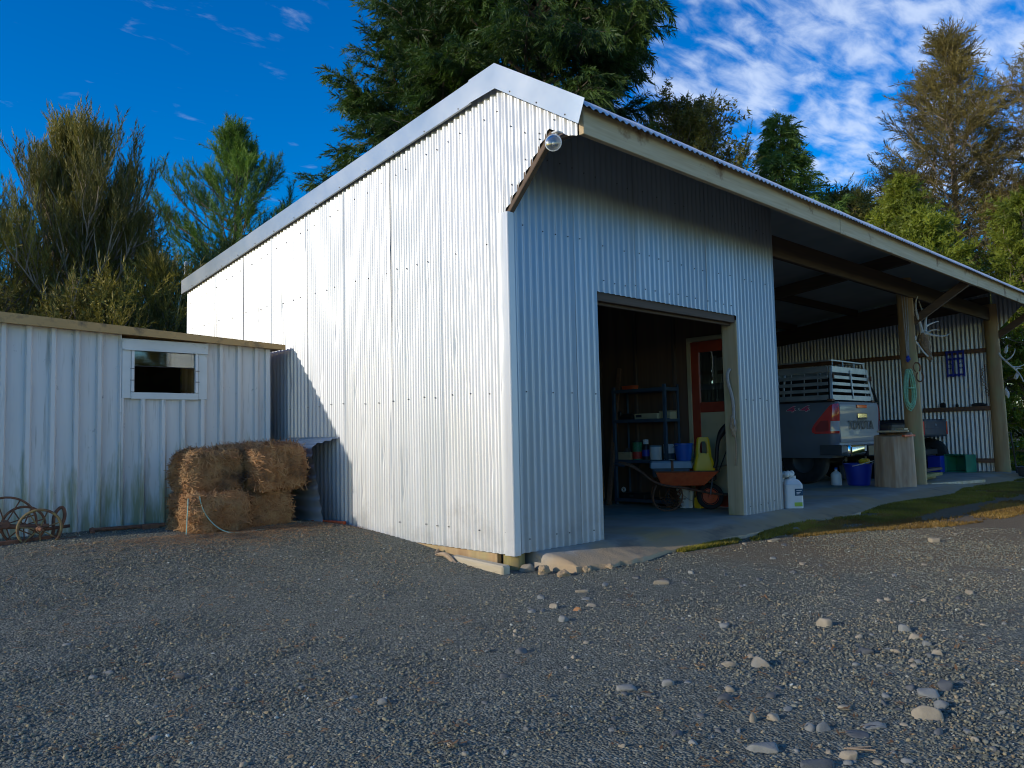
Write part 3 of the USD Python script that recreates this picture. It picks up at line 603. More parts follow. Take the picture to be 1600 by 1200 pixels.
part(shed, 'front_beam', bx(0.05, 4.1, 0.03, 0.075, 3.3, 3.5), M['darkwood_x'])
# diagonal timber under the gable wing, and braces at the poles
part(shed, 'wing_batten', beam((0.034, -0.47, 3.145), (0.034, 0.085, 2.59), 0.05, 0.075), M['darkwood_y'])
part(shed, 'wing_batten', bx(0.012, 0.06, -0.75, -0.47, 3.06, 3.13), M['darkwood_y'])
for x in (8.9, 13.1):
    part(shed, 'brace', beam((x + 0.02, 0.06, 2.55), (x + 0.02, -0.72, 3.06), 0.06, 0.12), M['darkwood_y'])
# poles
def pole(pts, r, seed, sides=16, n=30):
    p = spline(pts, n) if len(pts) > 2 else np.linspace(pts[0], pts[1], n)
    v, f = tube(p, r, sides)
    q = meshkit.fbm(v * [9, 9, 2.2], 3, seed) - 0.5
    c = np.zeros_like(v); c[:, 2] = v[:, 2]
    ax = np.stack([np.interp(v[:, 2], p[:, 2], p[:, 0]), np.interp(v[:, 2], p[:, 2], p[:, 1]), v[:, 2]], -1)
    return ax + (v - ax) * (1 + 0.18 * q[:, None]), f
part(shed, 'pole', pole([(8.98, 0.14, -0.2), (8.93, 0.15, 1.6), (8.87, 0.16, 3.25)], np.linspace(0.135, 0.118, 30), 1), M['pole'], 40)
part(shed, 'pole', pole([(13.17, 0.0, -0.2), (13.14, 0.02, 1.6), (13.08, 0.04, 3.25)], np.linspace(0.135, 0.12, 30), 2), M['pole'], 40)
part(shed, 'pole', pole([(0.10, 0.11, -0.3), (0.10, 0.11, 0.0), (0.10, 0.11, 3.2)], np.full(30, 0.085), 3), M['pile'], 40, label='Mossy corner pile showing below the wall sheets')
part(shed, 'base_plate', bx(0.002, 0.05, 0.20, 6.2, -0.13, -0.01), M['pole'])
# door post, lintel
part(shed, 'door_post', bx(DR - 0.012, DR + 0.06, 0.004, 0.185, 0.0, 2.09, 0.006), M['post'])
part(shed, 'lintel', bx(DL - 0.1, DR - 0.014, 0.016, 0.06, HD - 0.075, HD + 0.06), M['darkwood_x'])
part(shed, 'lintel', bx(DL - 0.1, DR - 0.014, 0.066, 0.10, HD - 0.10, HD - 0.03), M['darkwood_x'])
part(shed, 'girt', bx(0.03, DL - 0.02, 0.02, 0.065, 1.2, 1.29), M['darkwood_x'])
# inner partition and back and end walls
part(shed, 'partition_wall', cat_(bx(4.10, 4.14, 1.06, 6.2, 0.0, 3.2, 0.002), bx(4.10, 4.14, 0.02, 0.20, 0.0, 3.4, 0.002), bx(4.10, 4.14, 0.20, 1.06, 2.0, 3.4, 0.002)), M['ply'])
for i in range(9):
    a, b = 1.08 + 0.762 * i, min(1.08 + 0.762 * (i + 1) + 0.02, LEN_Y - 0.03)
    if a >= b: break
    U, d, Z = corr(a, b, 0.0, 3.0, rows=5, seed=150 + i, wob=0.004)
    part(shed, 'wall_sheet', grid(np.stack([4.155 + d + 0.002 * (i % 2), U, Z], -1)), M['intin'], True)
for y in np.arange(1.25, 6.1, 0.6):
    part(shed, 'stud', bx(4.05, 4.098, y, y + 0.045, 0.0, 3.1), M['darkwood_z'])
k = 0
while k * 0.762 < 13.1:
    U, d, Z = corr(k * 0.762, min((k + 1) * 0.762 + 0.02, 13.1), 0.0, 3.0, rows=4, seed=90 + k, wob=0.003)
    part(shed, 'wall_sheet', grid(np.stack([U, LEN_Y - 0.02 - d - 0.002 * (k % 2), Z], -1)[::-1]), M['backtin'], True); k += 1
for z_ in (1.2, 2.3):
    part(shed, 'girt', bx(0.1, 13.0, LEN_Y - 0.09, LEN_Y - 0.045, z_, z_ + 0.09), M['darkwood_x'])
for i in range(9):
    a, b = 0.03 + 0.762 * i, min(0.03 + 0.762 * (i + 1) + 0.02, LEN_Y - 0.03)
    if a >= b: break
    U, d, Z = corr(a, b, 0.0, lambda y: roof_z(y) - 0.05, rows=10, seed=120 + i, wob=0.004)
    part(shed, 'wall_sheet', grid(np.stack([13.17 + d + 0.002 * (i % 2), U, Z], -1)), M['intin'], True)
U, d, Z = corr(-0.74, 0.02, gable_bottom, lambda y: roof_z(y) - 0.05, rows=8, seed=140)
part(shed, 'wall_sheet', grid(np.stack([13.17 + d, U, Z], -1)), M['intin'], True)
for z_, y0, y1 in ((2.33, 0.08, 6.1), (1.19, 0.12, 1.36), (0.17, 0.12, 0.52)):
    part(shed, 'girt', bx(13.10, 13.145, y0, y1, z_, z_ + 0.085), M['redwood_y'])
part(shed, 'wall_beam', beam((13.10, 0.05, 3.30), (13.10, 6.1, 2.85), 0.05, 0.22), M['darkwood_y'])

# round lamp under the gable corner
lamp = thing('outdoor_lamp', 'round glass floodlight hanging under the gable corner of the tin shed', 'lamp', (-0.10, -0.60, 2.985))
aim = np.array([-0.80, -0.58, -0.1]); aim /= np.linalg.norm(aim)
rz_, ry_ = math.atan2(aim[1], aim[0]), math.acos(aim[2])
def aimed(m): return tf(m, (0, 0, 0), 0, ry_, rz_, .86)
part(lamp, 'housing', aimed(lathe([(0, -0.075), (0.03, -0.075), (0.042, -0.05), (0.060, 0.0), (0.069, 0.02), (0.071, 0.026), (0.064, 0.027), (0.055, 0.012), (0.02, -0.03), (0, -0.032)], 28)), M['alu'], 35)
part(lamp, 'lens', aimed(lathe([(0, 0.040), (0.03, 0.037), (0.055, 0.029), (0.064, 0.023)], 28)), M['lamp_glass'], True)
part(lamp, 'bulb', aimed(lathe([(0, 0.02), (0.012, 0.016), (0.016, 0.004), (0.010, -0.02), (0, -0.03)], 14)), M['clear_lens'], True)
part(lamp, 'bracket', cat_(tube(spline([(0.03, 0.02, 0.02), (0.045, 0.03, 0.06), (0.06, 0.02, 0.10)], 8), 0.012, 8), bx(0.03, 0.09, -0.01, 0.05, 0.095, 0.108)), M['white_plastic'])

# ------------------------------------------------------------------ low painted shed at the left
low = thing('low_shed', 'low white-painted ribbed shed with brown roof edge and one window', 'shed')
LY, LX0, LX1 = 3.5, -4.75, -0.245
def low_top(x): return 1.885 + (np.asarray(x, float) + 0.24) * -0.030
def ribbed(u0, u1, zb, zt, seed, rows=14, pitch=0.19):
    us = [u0]
    k0 = math.floor(u0 / pitch)
    prof = [(-0.030, 0.0), (-0.016, 0.028), (0.016, 0.028), (0.030, 0.0), (0.062, 0.0), (0.068, 0.0012), (0.074, 0.0), (0.112, 0.0), (0.118, 0.0012), (0.124, 0.0)]
    for k in range(k0, k0 + int((u1 - u0) / pitch) + 3): us += [k * pitch + a for a, _ in prof]
    us = np.array(sorted(x for x in us if u0 <= x <= u1) + [u1])
    ph = (us + 0.028) / pitch % 1.0 * pitch - 0.028
    d = np.interp(ph, [a for a, _ in prof] + [pitch - 0.028], [b for _, b in prof] + [0.0])
    zb_, zt_ = (zb(us) if callable(zb) else np.full(len(us), zb)), (zt(us) if callable(zt) else np.full(len(us), zt))
    t = np.linspace(0, 1, rows)[:, None]
    Z = zb_[None] + t * (zt_ - zb_)[None]
    Uu = np.broadcast_to(us, Z.shape)
    D = d[None] + 0.006 * (meshkit.fbm(np.stack([Uu * 1.5, Z * 1.2, 0 * Z + seed], -1), 3, seed) - 0.5)
    return Uu, D, Z
WX0, WX1, WZ0, WZ1 = -1.632, -0.996, 1.39, 1.80
secs = [(LX0, -1.715, 0.02, low_top), (-1.713, -0.905, 0.02, 1.335), (-0.903, LX1, 0.02, low_top)]
for i, (a, b, zb, zt) in enumerate(secs):
    U, D, Z = ribbed(a, b, zb, zt, 60 + i)
    part(low, 'wall_sheet', grid(np.stack([U, LY - D, Z], -1)[::-1]), M['lean'], 25)
U, D, Z = ribbed(LY, 5.9, 0.02, 1.86, 66)
part(low, 'wall_sheet', grid(np.stack([LX1 + D, U, Z], -1)), M['lean'], 25)
part(low, 'wall_sheet', grid(np.stack([LX0 - D, U, Z], -1)), M['lean'], 25)
part(low, 'corner_trim', cat_(bx(LX1 - 0.03, LX1 + 0.024, LY - 0.026, LY + 0.03, 0.02, float(low_top(LX1)) - 0.004, 0.003)), M['lean'])
part(low, 'back_wall', bx(LX0, LX1, 5.9, 5.93, 0.0, 1.95), M['dark_room'])
zl, zr2 = float(low_top(-4.82)), float(low_top(-0.10))
v = np.array([(x, y, z_) for x, zz in ((-4.82, zl), (-0.10, zr2)) for y in (3.42, 6.0) for z_ in (zz + 0.0 + (0.035 if x < -1 else 0.0) * 0, zz + (0.105 if x < -1 else 0.048))])
h = trimesh.convex.convex_hull(v)
part(low, 'roof', (np.array(h.vertices), np.array(h.faces)), M['brown_cap'])
v = np.array([(x, y, z_) for x, zz, t_ in ((-4.84, zl, 0.115), (-0.085, zr2, 0.05)) for y in (3.40, 3.418) for z_ in (zz - 0.004, zz + t_)])
h = trimesh.convex.convex_hull(v)
part(low, 'roof_edge_trim', (np.array(h.vertices), np.array(h.faces)), M['brown_cap'])
win = part(low, 'window', cat_(bx(-1.712, WX0, LY - 0.030, LY + 0.03, 1.33, 1.805), bx(WX1, -0.906, LY - 0.030, LY + 0.03, 1.33, 1.805), bx(WX0, WX1, LY - 0.034, LY + 0.03, 1.325, WZ0)), M['white_paint'])
part(win, 'head_flashing', cat_(bx(-1.715, -0.90, LY - 0.040, LY - 0.0285, 1.79, 1.895, 0.002), bx(-1.70, -0.903, LY - 0.05, LY - 0.041, 1.785, 1.80, 0.002)), M['white_paint'])
part(win, 'sash', bx(WX0 + 0.002, WX0 + 0.03, LY - 0.036, LY - 0.002, WZ0 + 0.002, WZ1), M['white_plastic'])
part(win, 'sash', bx(WX1 - 0.03, WX1 - 0.002, LY - 0.036, LY - 0.002, WZ0 + 0.002, WZ1), M['white_plastic'])
part(win, 'pane', bx(WX0 + 0.031, WX1 - 0.031, LY - 0.012, LY - 0.008, 1.645, 1.795, 0.001), M['glass'])
part(win, 'pane_rail', bx(WX0 + 0.031, WX1 - 0.031, LY - 0.018, LY - 0.004, 1.638, 1.645, 0.001), M['black_plastic'])
for x_ in (WX0 + 0.012, WX1 - 0.012):
    for z_ in (1.50, 1.61): part(win, 'clip', bx(x_ - 0.02, x_ + 0.02, LY - 0.042, LY - 0.037, z_, z_ + 0.006, 0.001), M['screw'])

# ------------------------------------------------------------------ bales
def bale(label, x0, x1, y0, y1, z0, z1, seed, n=9500):
    r = rng_(seed)
    t = thing('straw_bale', label, 'bale', ((x0 + x1) / 2, (y0 + y1) / 2, z0), r.uniform(-2.5, 2.5), None)
    sxx, syy, szz = x1 - x0, y1 - y0, z1 - z0
    m = trimesh.creation.box((sxx * .97, syy * .97, szz * .97))
    for _ in range(4): m = m.subdivide()
    v = np.array(m.vertices); hs = np.array([sxx, syy, szz]) / 2
    q = v / hs
    rr = 1 - 0.10 * np.clip((np.abs(q) ** 6).sum(1) - 1, 0, 2)
    v = v * rr[:, None]
    v = v + 0.075 * (np.stack([meshkit.fbm(v * 6.5 + k * 17 + seed, 3, seed + k) for k in range(3)], -1) - 0.5)
    base = np.stack([v[:, 0], v[:, 1], v[:, 2] + szz / 2], -1)
    part(t, 'core', (base, np.array(m.faces)), M['straw_core'], True)
    mm = trimesh.Trimesh(base, m.faces, process=False)
    pts, fi = trimesh.sample.sample_surface(mm, n, seed=seed)
    nr = mm.face_normals[fi]
    keep = nr[:, 2] > -0.6; pts, nr = pts[keep], nr[keep]; n = len(pts)
    tan = r.normal(size=(n, 3)) * np.array([1.0, 1.0, 0.75])
    tan -= nr * (tan * nr).sum(1, keepdims=True) * r.uniform(0.45, 1.05, (n, 1)); tan /= np.linalg.norm(tan, axis=1, keepdims=True)
    side = np.cross(nr, tan); side /= np.linalg.norm(side, axis=1, keepdims=True) + 1e-9
    L = r.uniform(0.04, 0.14, (n, 1)); W = r.uniform(0.0012, 0.0038, (n, 1))
    bend = nr * r.uniform(-0.012, 0.022, (n, 1)) + np.array([0, 0, -1.0]) * r.uniform(0, 0.02, (n, 1))
    c = pts + nr * r.uniform(-0.006, 0.018, (n, 1))
    A, B, D = c - tan * L / 2 - nr * 0.006, c + bend * 0.4, c + tan * L / 2 + bend
    V = np.stack([A - side * W, A + side * W, B - side * W, B + side * W, D - side * W, D + side * W], 1).reshape(-1, 3)
    k = (np.arange(n) * 6)[:, None]
    Fc = np.concatenate([k + [0, 2, 3], k + [0, 3, 1], k + [2, 4, 5], k + [2, 5, 3]])
    part(t, 'straw', (V, Fc), M['straw'], kind='stuff')
    return t
bale('lower left straw bale, sticking out below, with green twine trailing from it', -1.47, -0.93, 2.42, 2.98, 0.10, 0.455, 1)
bale('upper left straw bale set back on top of the bale with the twine', -1.43, -0.92, 2.60, 3.05, 0.45, 0.825, 2)
bale('lower right straw bale beside the bent loose tin sheet', -0.94, -0.44, 2.52, 3.42, 0.09, 0.455, 3)
bale('upper right straw bale, the bulkiest, overhanging the lower right one', -0.92, -0.345, 2.44, 3.42, 0.43, 0.875, 4)
tw = [(-1.40, 2.43, 0.44), (-1.38, 2.41, 0.33), (-1.30, 2.385, 0.20), (-1.20, 2.35, 0.125), (-1.12, 2.30, 0.112), (-0.95, 2.32, 0.112), (-0.84, 2.33, 0.112)]
tw2 = [(-1.47, 2.5, 0.42), (-1.50, 2.44, 0.3), (-1.515, 2.42, 0.16), (-1.525, 2.40, 0.115)]
tknot = tf(torus(0.012, 0.006, 10, 6), (-1.18, 2.33, 0.117))
solo('baling_twine', 'thin green twine hanging off the lower left straw bale', 'twine', cat_(tube(spline(tw, 40), 0.0045, 5), tube(spline(tw2, 20), 0.004, 5), tknot), M['twine'])
# loose straw on the ground
r = rng_(77); n = 2600
c = np.stack([r.normal(-1.15, 0.65, n), 2.45 - np.abs(r.normal(0, 0.38, n)), np.zeros(n)], -1)
extra = np.stack([r.uniform(-4.5, 1.0, 500), r.uniform(0.2, 2.6, 500), np.zeros(500)], -1)
c = np.vstack([c, extra]); n = len(c)
c[:, 2] = gz(c[:, 0], c[:, 1]) + 0.008
a = r.uniform(0, 2 * np.pi, n); tan = np.stack([np.cos(a), np.sin(a), r.normal(0, .12, n)], -1); side = np.stack([-np.sin(a), np.cos(a), 0 * a], -1)
L = r.uniform(0.015, 0.06, (n, 1)); W = 0.002
V = np.stack([c - tan * L - side * W, c - tan * L + side * W, c + tan * L + side * W, c + tan * L - side * W], 1).reshape(-1, 3)
V[:, 2] = np.maximum(V[:, 2], gz(V[:, 0], V[:, 1]) + 0.004)
k = (np.arange(n) * 4)[:, None]
solo('straw_litter', 'thin scatter of straw on the gravel around the bales', 'straw', (V, np.concatenate([k + [0, 1, 2], k + [0, 2, 3]])), M['straw'], kind='stuff')

# leaning corrugated sheet between the bales and the wall
U, d, T = corr(0.0, 0.92, 0.0, 1.0, rows=16, seed=55, wob=0.02, lift=0.0)
s_ = U / 0.92
cx_ = -0.03 - 0.30 * s_ - 0.05 * np.sin(s_ * np.pi) + 0.02 * T; cz_ = 0.88 - 0.74 * s_ + 0.02 * np.sin(s_ * np.pi) + 0.03 * (T - 0.5)
b_ = ss(0.22, 0.50, s_); cx_ = -0.02 - 0.29 * ss(0, .42, s_) ** .8 + 0.10 * b_ * s_; cz_ = 0.93 - 0.10 * s_ / .4 - 0.70 * np.clip((s_ - .30) / .70, 0, 1) ** 1.05
G = np.stack([cx_ - d * 0.9, 2.46 + 1.04 * T + 0.05 * np.sin(5 * s_) * (1 - T), cz_ + d * 0.5], -1)
solo('loose_tin_sheet', 'bent loose corrugated sheet leaning on the tall white wall behind the bales', 'sheet', grid(G), M['oldtin'], smooth=True)

# rusty odds and ends along the low shed
imp = thing('rusty_implement', 'old rusty farm implement with thin spoked wheels by the low shed', 'farm tool', (-2.62, 3.05, 0.08))
def spoked(R, r_, nsp, hub, T, rx, rz, m, mh, lab):
    M4 = lambda q: tf(q, T, rx, 0, rz)
    w = part(imp, 'wheel', M4(torus(R, r_, 40, 6)), m, True, label=lab)
    part(w, 'spokes', M4(cat_(*[tube([(0, 0, 0), (R * math.cos(a_), R * math.sin(a_), 0)], 0.0055, 5) for a_ in np.arange(nsp) * 2 * np.pi / nsp + 0.3])), m)
    part(w, 'hub', M4(lathe([(0, -hub), (hub * .55, -hub), (hub * .7, -hub * .4), (hub * .7, hub * .4), (hub * .55, hub), (0, hub)], 12)), mh)
ang = math.radians(90)
spoked(0.152, 0.011, 7, 0.035, (0.13, -0.12, 0.155), ang, math.radians(-14), M['rust_yellow'], M['rust'], 'Front wheel with flaking yellow rim')
spoked(0.152, 0.010, 7, 0.035, (0.06, 0.08, 0.175), ang, math.radians(-14), M['rust'], M['rust'], 'Small rusty wheel behind the yellow one')
spoked(0.215, 0.009, 8, 0.05, (-0.08, 0.02, 0.20), ang, math.radians(-8), M['rust'], M['rust'], 'Larger rusty wheel')
part(imp, 'axle', cat_(tube([(-0.20, 0.0, 0.19), (0.22, -0.02, 0.165)], 0.018, 8), tube([(0.13, -0.2, 0.155), (0.06, 0.16, 0.175)], 0.013, 8)), M['rust'], 40)
part(imp, 'drawbar', cat_(beam((-0.32, -0.22, 0.06), (0.30, 0.08, 0.05), 0.035, 0.05), beam((0.05, -0.15, 0.03), (0.42, -0.03, 0.045), 0.03, 0.03)), M['rust'])
part(imp, 'loop_handle', tube(spline([(0.245, 0.05, 0.04), (0.27, 0.05, 0.16), (0.30, 0.045, 0.285), (0.33, 0.04, 0.305), (0.345, 0.03, 0.275), (0.325, 0.02, 0.16), (0.30, 0.02, 0.04)], 30), 0.014, 8), M['rust'], 40)
part(imp, 'crossbar', tube([(0.20, 0.06, 0.13), (0.39, 0.03, 0.145)], 0.014, 8), M['rust'], 40)
solo('rusty_bar', 'long rusty iron bar with a red end lying beside the straw bales', 'bar', cat_(tube([(-2.02, 3.30, 0.15), (-1.46, 3.06, 0.165)], 0.018, 8), bx(-1.64, -1.50, 3.06, 3.14, 0.12, 0.18, 0.01), tube([(-2.02, 3.2, 0.13), (-1.98, 3.36, 0.15)], 0.02, 8)), M['rust'], smooth=40)
solo('red_plank', 'short orange-red painted plank lying at the foot of the white wall', 'plank', beam((-0.22, 2.62, 0.105), (-0.06, 2.28, 0.095), 0.055, 0.035), M['redpaint'])

# ------------------------------------------------------------------ the ute in the first bay
def rr_outline(hw, y0, y1, r, k=6):
    pts = []
    for cx_, cy_, a0 in ((hw - r, y0 + r, -90), (hw - r, y1 - r, 0), (-hw + r, y1 - r, 90), (-hw + r, y0 + r, 180)):
        for a in np.linspace(a0, a0 + 90, k): pts.append((cx_ + r * math.cos(math.radians(a)), cy_ + r * math.sin(math.radians(a))))
    return np.array(pts)
def loft(levels):
    """levels: (z, half width, y0, y1, corner radius) rows, made into one closed solid."""
    rings = [np.c_[rr_outline(hw, a, b, r), np.full(24, z_)] for z_, hw, a, b, r in levels]
    n = 24
    v = np.vstack(rings + [rings[0].mean(0)[None], rings[-1].mean(0)[None]])
    f = []
    for i in range(len(rings) - 1):
        for j in range(n):
            a, b, c, d = i * n + j, i * n + (j + 1) % n, (i + 1) * n + (j + 1) % n, (i + 1) * n + j
            f += [(a, b, c), (a, c, d)]
    k0, k1, L = len(rings) * n, len(rings) * n + 1, (len(rings) - 1) * n
    for j in range(n): f += [(k0, (j + 1) % n, j), (k1, L + j, L + (j + 1) % n)]
    return v, np.array(f)
ute = thing('ute', 'grey four-wheel-drive pickup truck parked nose-in, tailgate towards the yard', 'pickup truck', (9.02, 1.0, 0))
bed_lv = [(0.43, .85, .12, 1.80, .10), (0.56, .885, .03, 1.80, .12), (0.72, .90, .02, 1.80, .13), (0.84, .905, .015, 1.80, .13), (0.94, .898, .01, 1.80, .13), (1.05, .905, .005, 1.80, .12), (1.20, .90, .0, 1.80, .12), (1.29, .885, .012, 1.80, .11), (1.325, .87, .02, 1.80, .11)]
def cyl_x(y, z_, r, x0, x1, n=40):
    m = trimesh.creation.cylinder(r, x1 - x0, sections=n); m.apply_transform(trimesh.transformations.rotation_matrix(np.pi / 2, [0, 1, 0])); m.apply_translation(((x0 + x1) / 2, y, z_)); return to_man(m)
AX = 0.66
bed = to_man(loft(bed_lv)) - to_man(bx(-.78, .78, .2, 1.75, .3, .58)) - to_man(bx(-.72, .72, .10, 1.70, .62, 1.5)) - to_man(bx(-.80, .80, -.1, .028, .66, 1.31, .02))
part(ute, 'bed', bed, M['paint_ute'], 32)
v, f = loft([(0.68, .79, .006, .06, .02), (0.72, .795, .0, .06, .02), (0.79, .79, .004, .06, .02), (0.90, .79, .012, .06, .02), (1.0, .79, .012, .06, .02), (1.10, .79, .0, .06, .02), (1.25, .79, -.002, .06, .02), (1.30, .785, .006, .06, .02), (1.318, .78, .02, .06, .015)])
part(ute, 'tailgate', (v, f), M['paint_ute'], 32)
cab = to_man(loft([(0.45, .84, 1.83, 3.62, .05), (0.60, .885, 1.83, 3.62, .05), (0.85, .905, 1.83, 3.62, .05), (1.08, .89, 1.83, 3.62, .05), (1.14, .86, 1.83, 3.62, .05), (1.72, .66, 2.02, 3.02, .14), (1.78, .58, 2.10, 2.92, .14)]))
part(ute, 'cab', cab, M['paint_ute'], 30)
bon = to_man(loft([(0.45, .82, 3.63, 4.92, .18), (0.6, .87, 3.63, 4.98, .2), (0.85, .90, 3.63, 4.98, .2), (1.0, .87, 3.63, 4.93, .2), (1.08, .80, 3.63, 4.80, .2)])) - cyl_x(3.95, .37, .44, -1, -.58) - cyl_x(3.95, .37, .44, .58, 1)
part(ute, 'bonnet', bon, M['paint_ute'], 30)
wv = lambda s: np.array([(s * (.862 - (z_ - 1.16) * .345 + .004), y, z_) for y, z_ in ((2.0, 1.17), (3.35, 1.17), (2.95, 1.66), (2.12, 1.66))] + [(s * (.84 - (z_ - 1.16) * .345), y, z_) for y, z_ in ((2.0, 1.17), (3.35, 1.17), (2.95, 1.66), (2.12, 1.66))])
for s in (-1, 1):
    h = trimesh.convex.convex_hull(wv(s)); part(ute, 'side_window', (np.array(h.vertices), np.array(h.faces)), M['black_plastic'])
h = trimesh.convex.convex_hull(np.array([(s * a, y, z_) for s in (-1, 1) for a, y, z_ in ((.74, 1.826, 1.17), (.60, 2.005, 1.66), (.74, 1.86, 1.17), (.60, 2.03, 1.66))]))
part(ute, 'rear_window', (np.array(h.vertices), np.array(h.faces)), M['black_plastic'])
part(ute, 'bed_liner', cat_(bx(-.72, -.70, .10, 1.7, .63, 1.31), bx(.70, .72, .10, 1.7, .63, 1.31), bx(-.7, .7, .10, 1.7, .622, .64)), M['black_plastic'])
part(ute, 'bed_rail', cat_(bx(-.885, -.72, .03, 1.79, 1.326, 1.342), bx(.72, .885, .03, 1.79, 1.326, 1.342), bx(-.72, .72, .02, .10, 1.319, 1.335)), M['black_plastic'])
out_lv = [(a, b + .008, c - .008, d, e + .005) for a, b, c, d, e in bed_lv]
shell = to_man(loft(out_lv)) - to_man(loft([(a, b - .02, c + .02, d, e) for a, b, c, d, e in [(0.35, .86, .03, 1.8, .10)] + bed_lv[1:-1] + [(1.5, .87, .02, 1.8, .11)]]))
def lamp_prism(poly, x0, x1):
    v, f = prism(poly, x1 - x0); v = np.stack([v[:, 2] + x0, v[:, 0], v[:, 1]], -1); return to_man((v, f))
lamp_poly = sg.Polygon([(-.05, 1.285), (-.05, .835), (.36, .83), (.40, .855), (.405, .90), (.37, .96), (.10, 1.26), (.05, 1.285)]).buffer(.012)
for s, lab in ((-1, 'Left tail light'), (1, 'Right tail light')):
    X = (-1.2, -.805) if s < 0 else (.805, 1.2)
    lm = part(ute, 'tail_light', shell ^ lamp_prism(lamp_poly, *X), M['red_lens'], 30, label=lab)
    out2 = to_man(loft([(a, b + .0105, c - .0105, d, e + .005) for a, b, c, d, e in bed_lv])) - to_man(loft(out_lv))
    part(lm, 'reversing_lens', out2 ^ lamp_prism(sg.Polygon([(-.05, .86), (.12, .86), (.10, 1.02), (-.05, 1.02)]), *X), M['clear_lens'], 30)
    part(lm, 'lower_lens', out2 ^ lamp_prism(sg.Polygon([(.14, .86), (.35, .855), (.36, .92), (.26, 1.03), (.14, 1.03)]), *X), M['dark_lens'], 30)
part(ute, 'brake_light', bx(-.14, .26, -.016, .0, 1.235, 1.285), M['red_lens'])
hd = part(ute, 'tailgate_handle', bx(-.12, .24, -.022, -.001, 1.06, 1.145, .012), M['chrome'])
part(hd, 'handle_recess', bx(-.08, .20, -.026, -.023, 1.045, 1.075, .001), M['black_plastic'])
bl = part(ute, 'bumper_side', cat_(loft([(0.47, .30, -.17, .06, .05), (0.50, .31, -.19, .06, .06), (0.60, .31, -.19, .06, .06), (0.635, .30, -.16, .06, .05)])[0:1][0] + np.array([-.60, 0, 0]), ) if False else tf(loft([(0.47, .30, -.17, .06, .05), (0.50, .31, -.19, .06, .06), (0.60, .31, -.19, .06, .06), (0.635, .30, -.16, .06, .05)]), (-.585, 0, 0)), M['chrome'], 30)
part(ute, 'bumper_side', tf(loft([(0.47, .30, -.17, .06, .05), (0.50, .31, -.19, .06, .06), (0.60, .31, -.19, .06, .06), (0.635, .30, -.16, .06, .05)]), (.585, 0, 0)), M['chrome'], 30)
part(ute, 'bumper_step', bx(-.272, .272, -.21, .04, .44, .63, .02), M['buggy'])
part(ute, 'bumper_sticker', bx(-.36, -.285, -.1935, -.1905, .53, .62, .001), M['white_plastic'])
part(ute, 'bumper_cap', cat_(bx(-.905, -.89, -.05, .30, .48, .64, .006), bx(.89, .905, -.05, .30, .48, .64, .006)), M['dgrey'], label='Grey end cap of the bumper', kind=None)
part(ute, 'chassis', cat_(bx(-.45, -.35, .1, 4.6, .36, .50), bx(.35, .45, .1, 4.6, .36, .50), bx(-.52, .52, AX - .06, AX + .06, .31, .43)), M['black_plastic'])
def wheel(T, s):
    p = [(.19, -.11), (.27, -.125), (.34, -.12), (.365, -.09), (.37, -.04), (.37, .04), (.365, .09), (.34, .12), (.27, .125), (.19, .11)]
    q = tf(lathe(p + [p[0]], 36), (0, 0, 0), 0, math.pi / 2, 0)
    w = part(ute, 'wheel', (q[0] + np.array(T), q[1]), M['rubber'], 40)
    rim = tf(lathe([(0, .03), (.05, .04), (.08, .03), (.15, .035), (.19, .06), (.195, .08), (.19, .0), (0, .0)], 24), (0, 0, 0), 0, s * math.pi / 2, 0)
    part(w, 'rim', (rim[0] + np.array(T), rim[1]), M['dgrey'], 40)
for y in (AX, 3.95):
    for s in (-1, 1): wheel((s * (.66 if y == AX else .765), y, .37), s)
# lettering
def letters(txt, h, bold=True):
    m = meshkit.text_mesh(txt, h, 0.004, bold); return np.array(m.vertices), np.array(m.faces)
v, f = letters('TOYOTA', .135)
w = v[:, 0].max() - v[:, 0].min()
v = np.stack([(v[:, 0] - v[:, 0].min()) * (1.0 / w) - .47, -.0015 - v[:, 2], v[:, 1] + .885], -1)
part(ute, 'tailgate_lettering', (v, f), M['text_dark'], kind=None)
v, f = letters('4', .11)
for mat_, grow, off, nm in (('white_plastic', 1.16, .0, 'sticker_outline'), ('pink', 1.0, .003, 'sticker_number')):
    ms = []
    for k in (0, 1):
        a = v.copy(); a[:, 0] -= a[:, 0].mean(); a[:, 1] -= .055
        a[:, :2] *= grow
        a[:, 0] = a[:, 0] * 1.75 + a[:, 1] * .45
        yy = .74 - k * .235 - a[:, 0]
        zz = 1.235 + a[:, 1] * .75
        ms.append((np.stack([-.904 - off - a[:, 2] * .5, yy, zz], -1), f[:, ::-1]))
    part(ute, nm, cat_(*ms), M[mat_])
v, f = letters('x', .045); v[:, 0] -= v[:, 0].mean()
part(ute, 'sticker_number', (np.stack([-.907 - v[:, 2] * .5, .62 - v[:, 0], 1.215 + v[:, 1]], -1), f[:, ::-1]), M['white_plastic'])

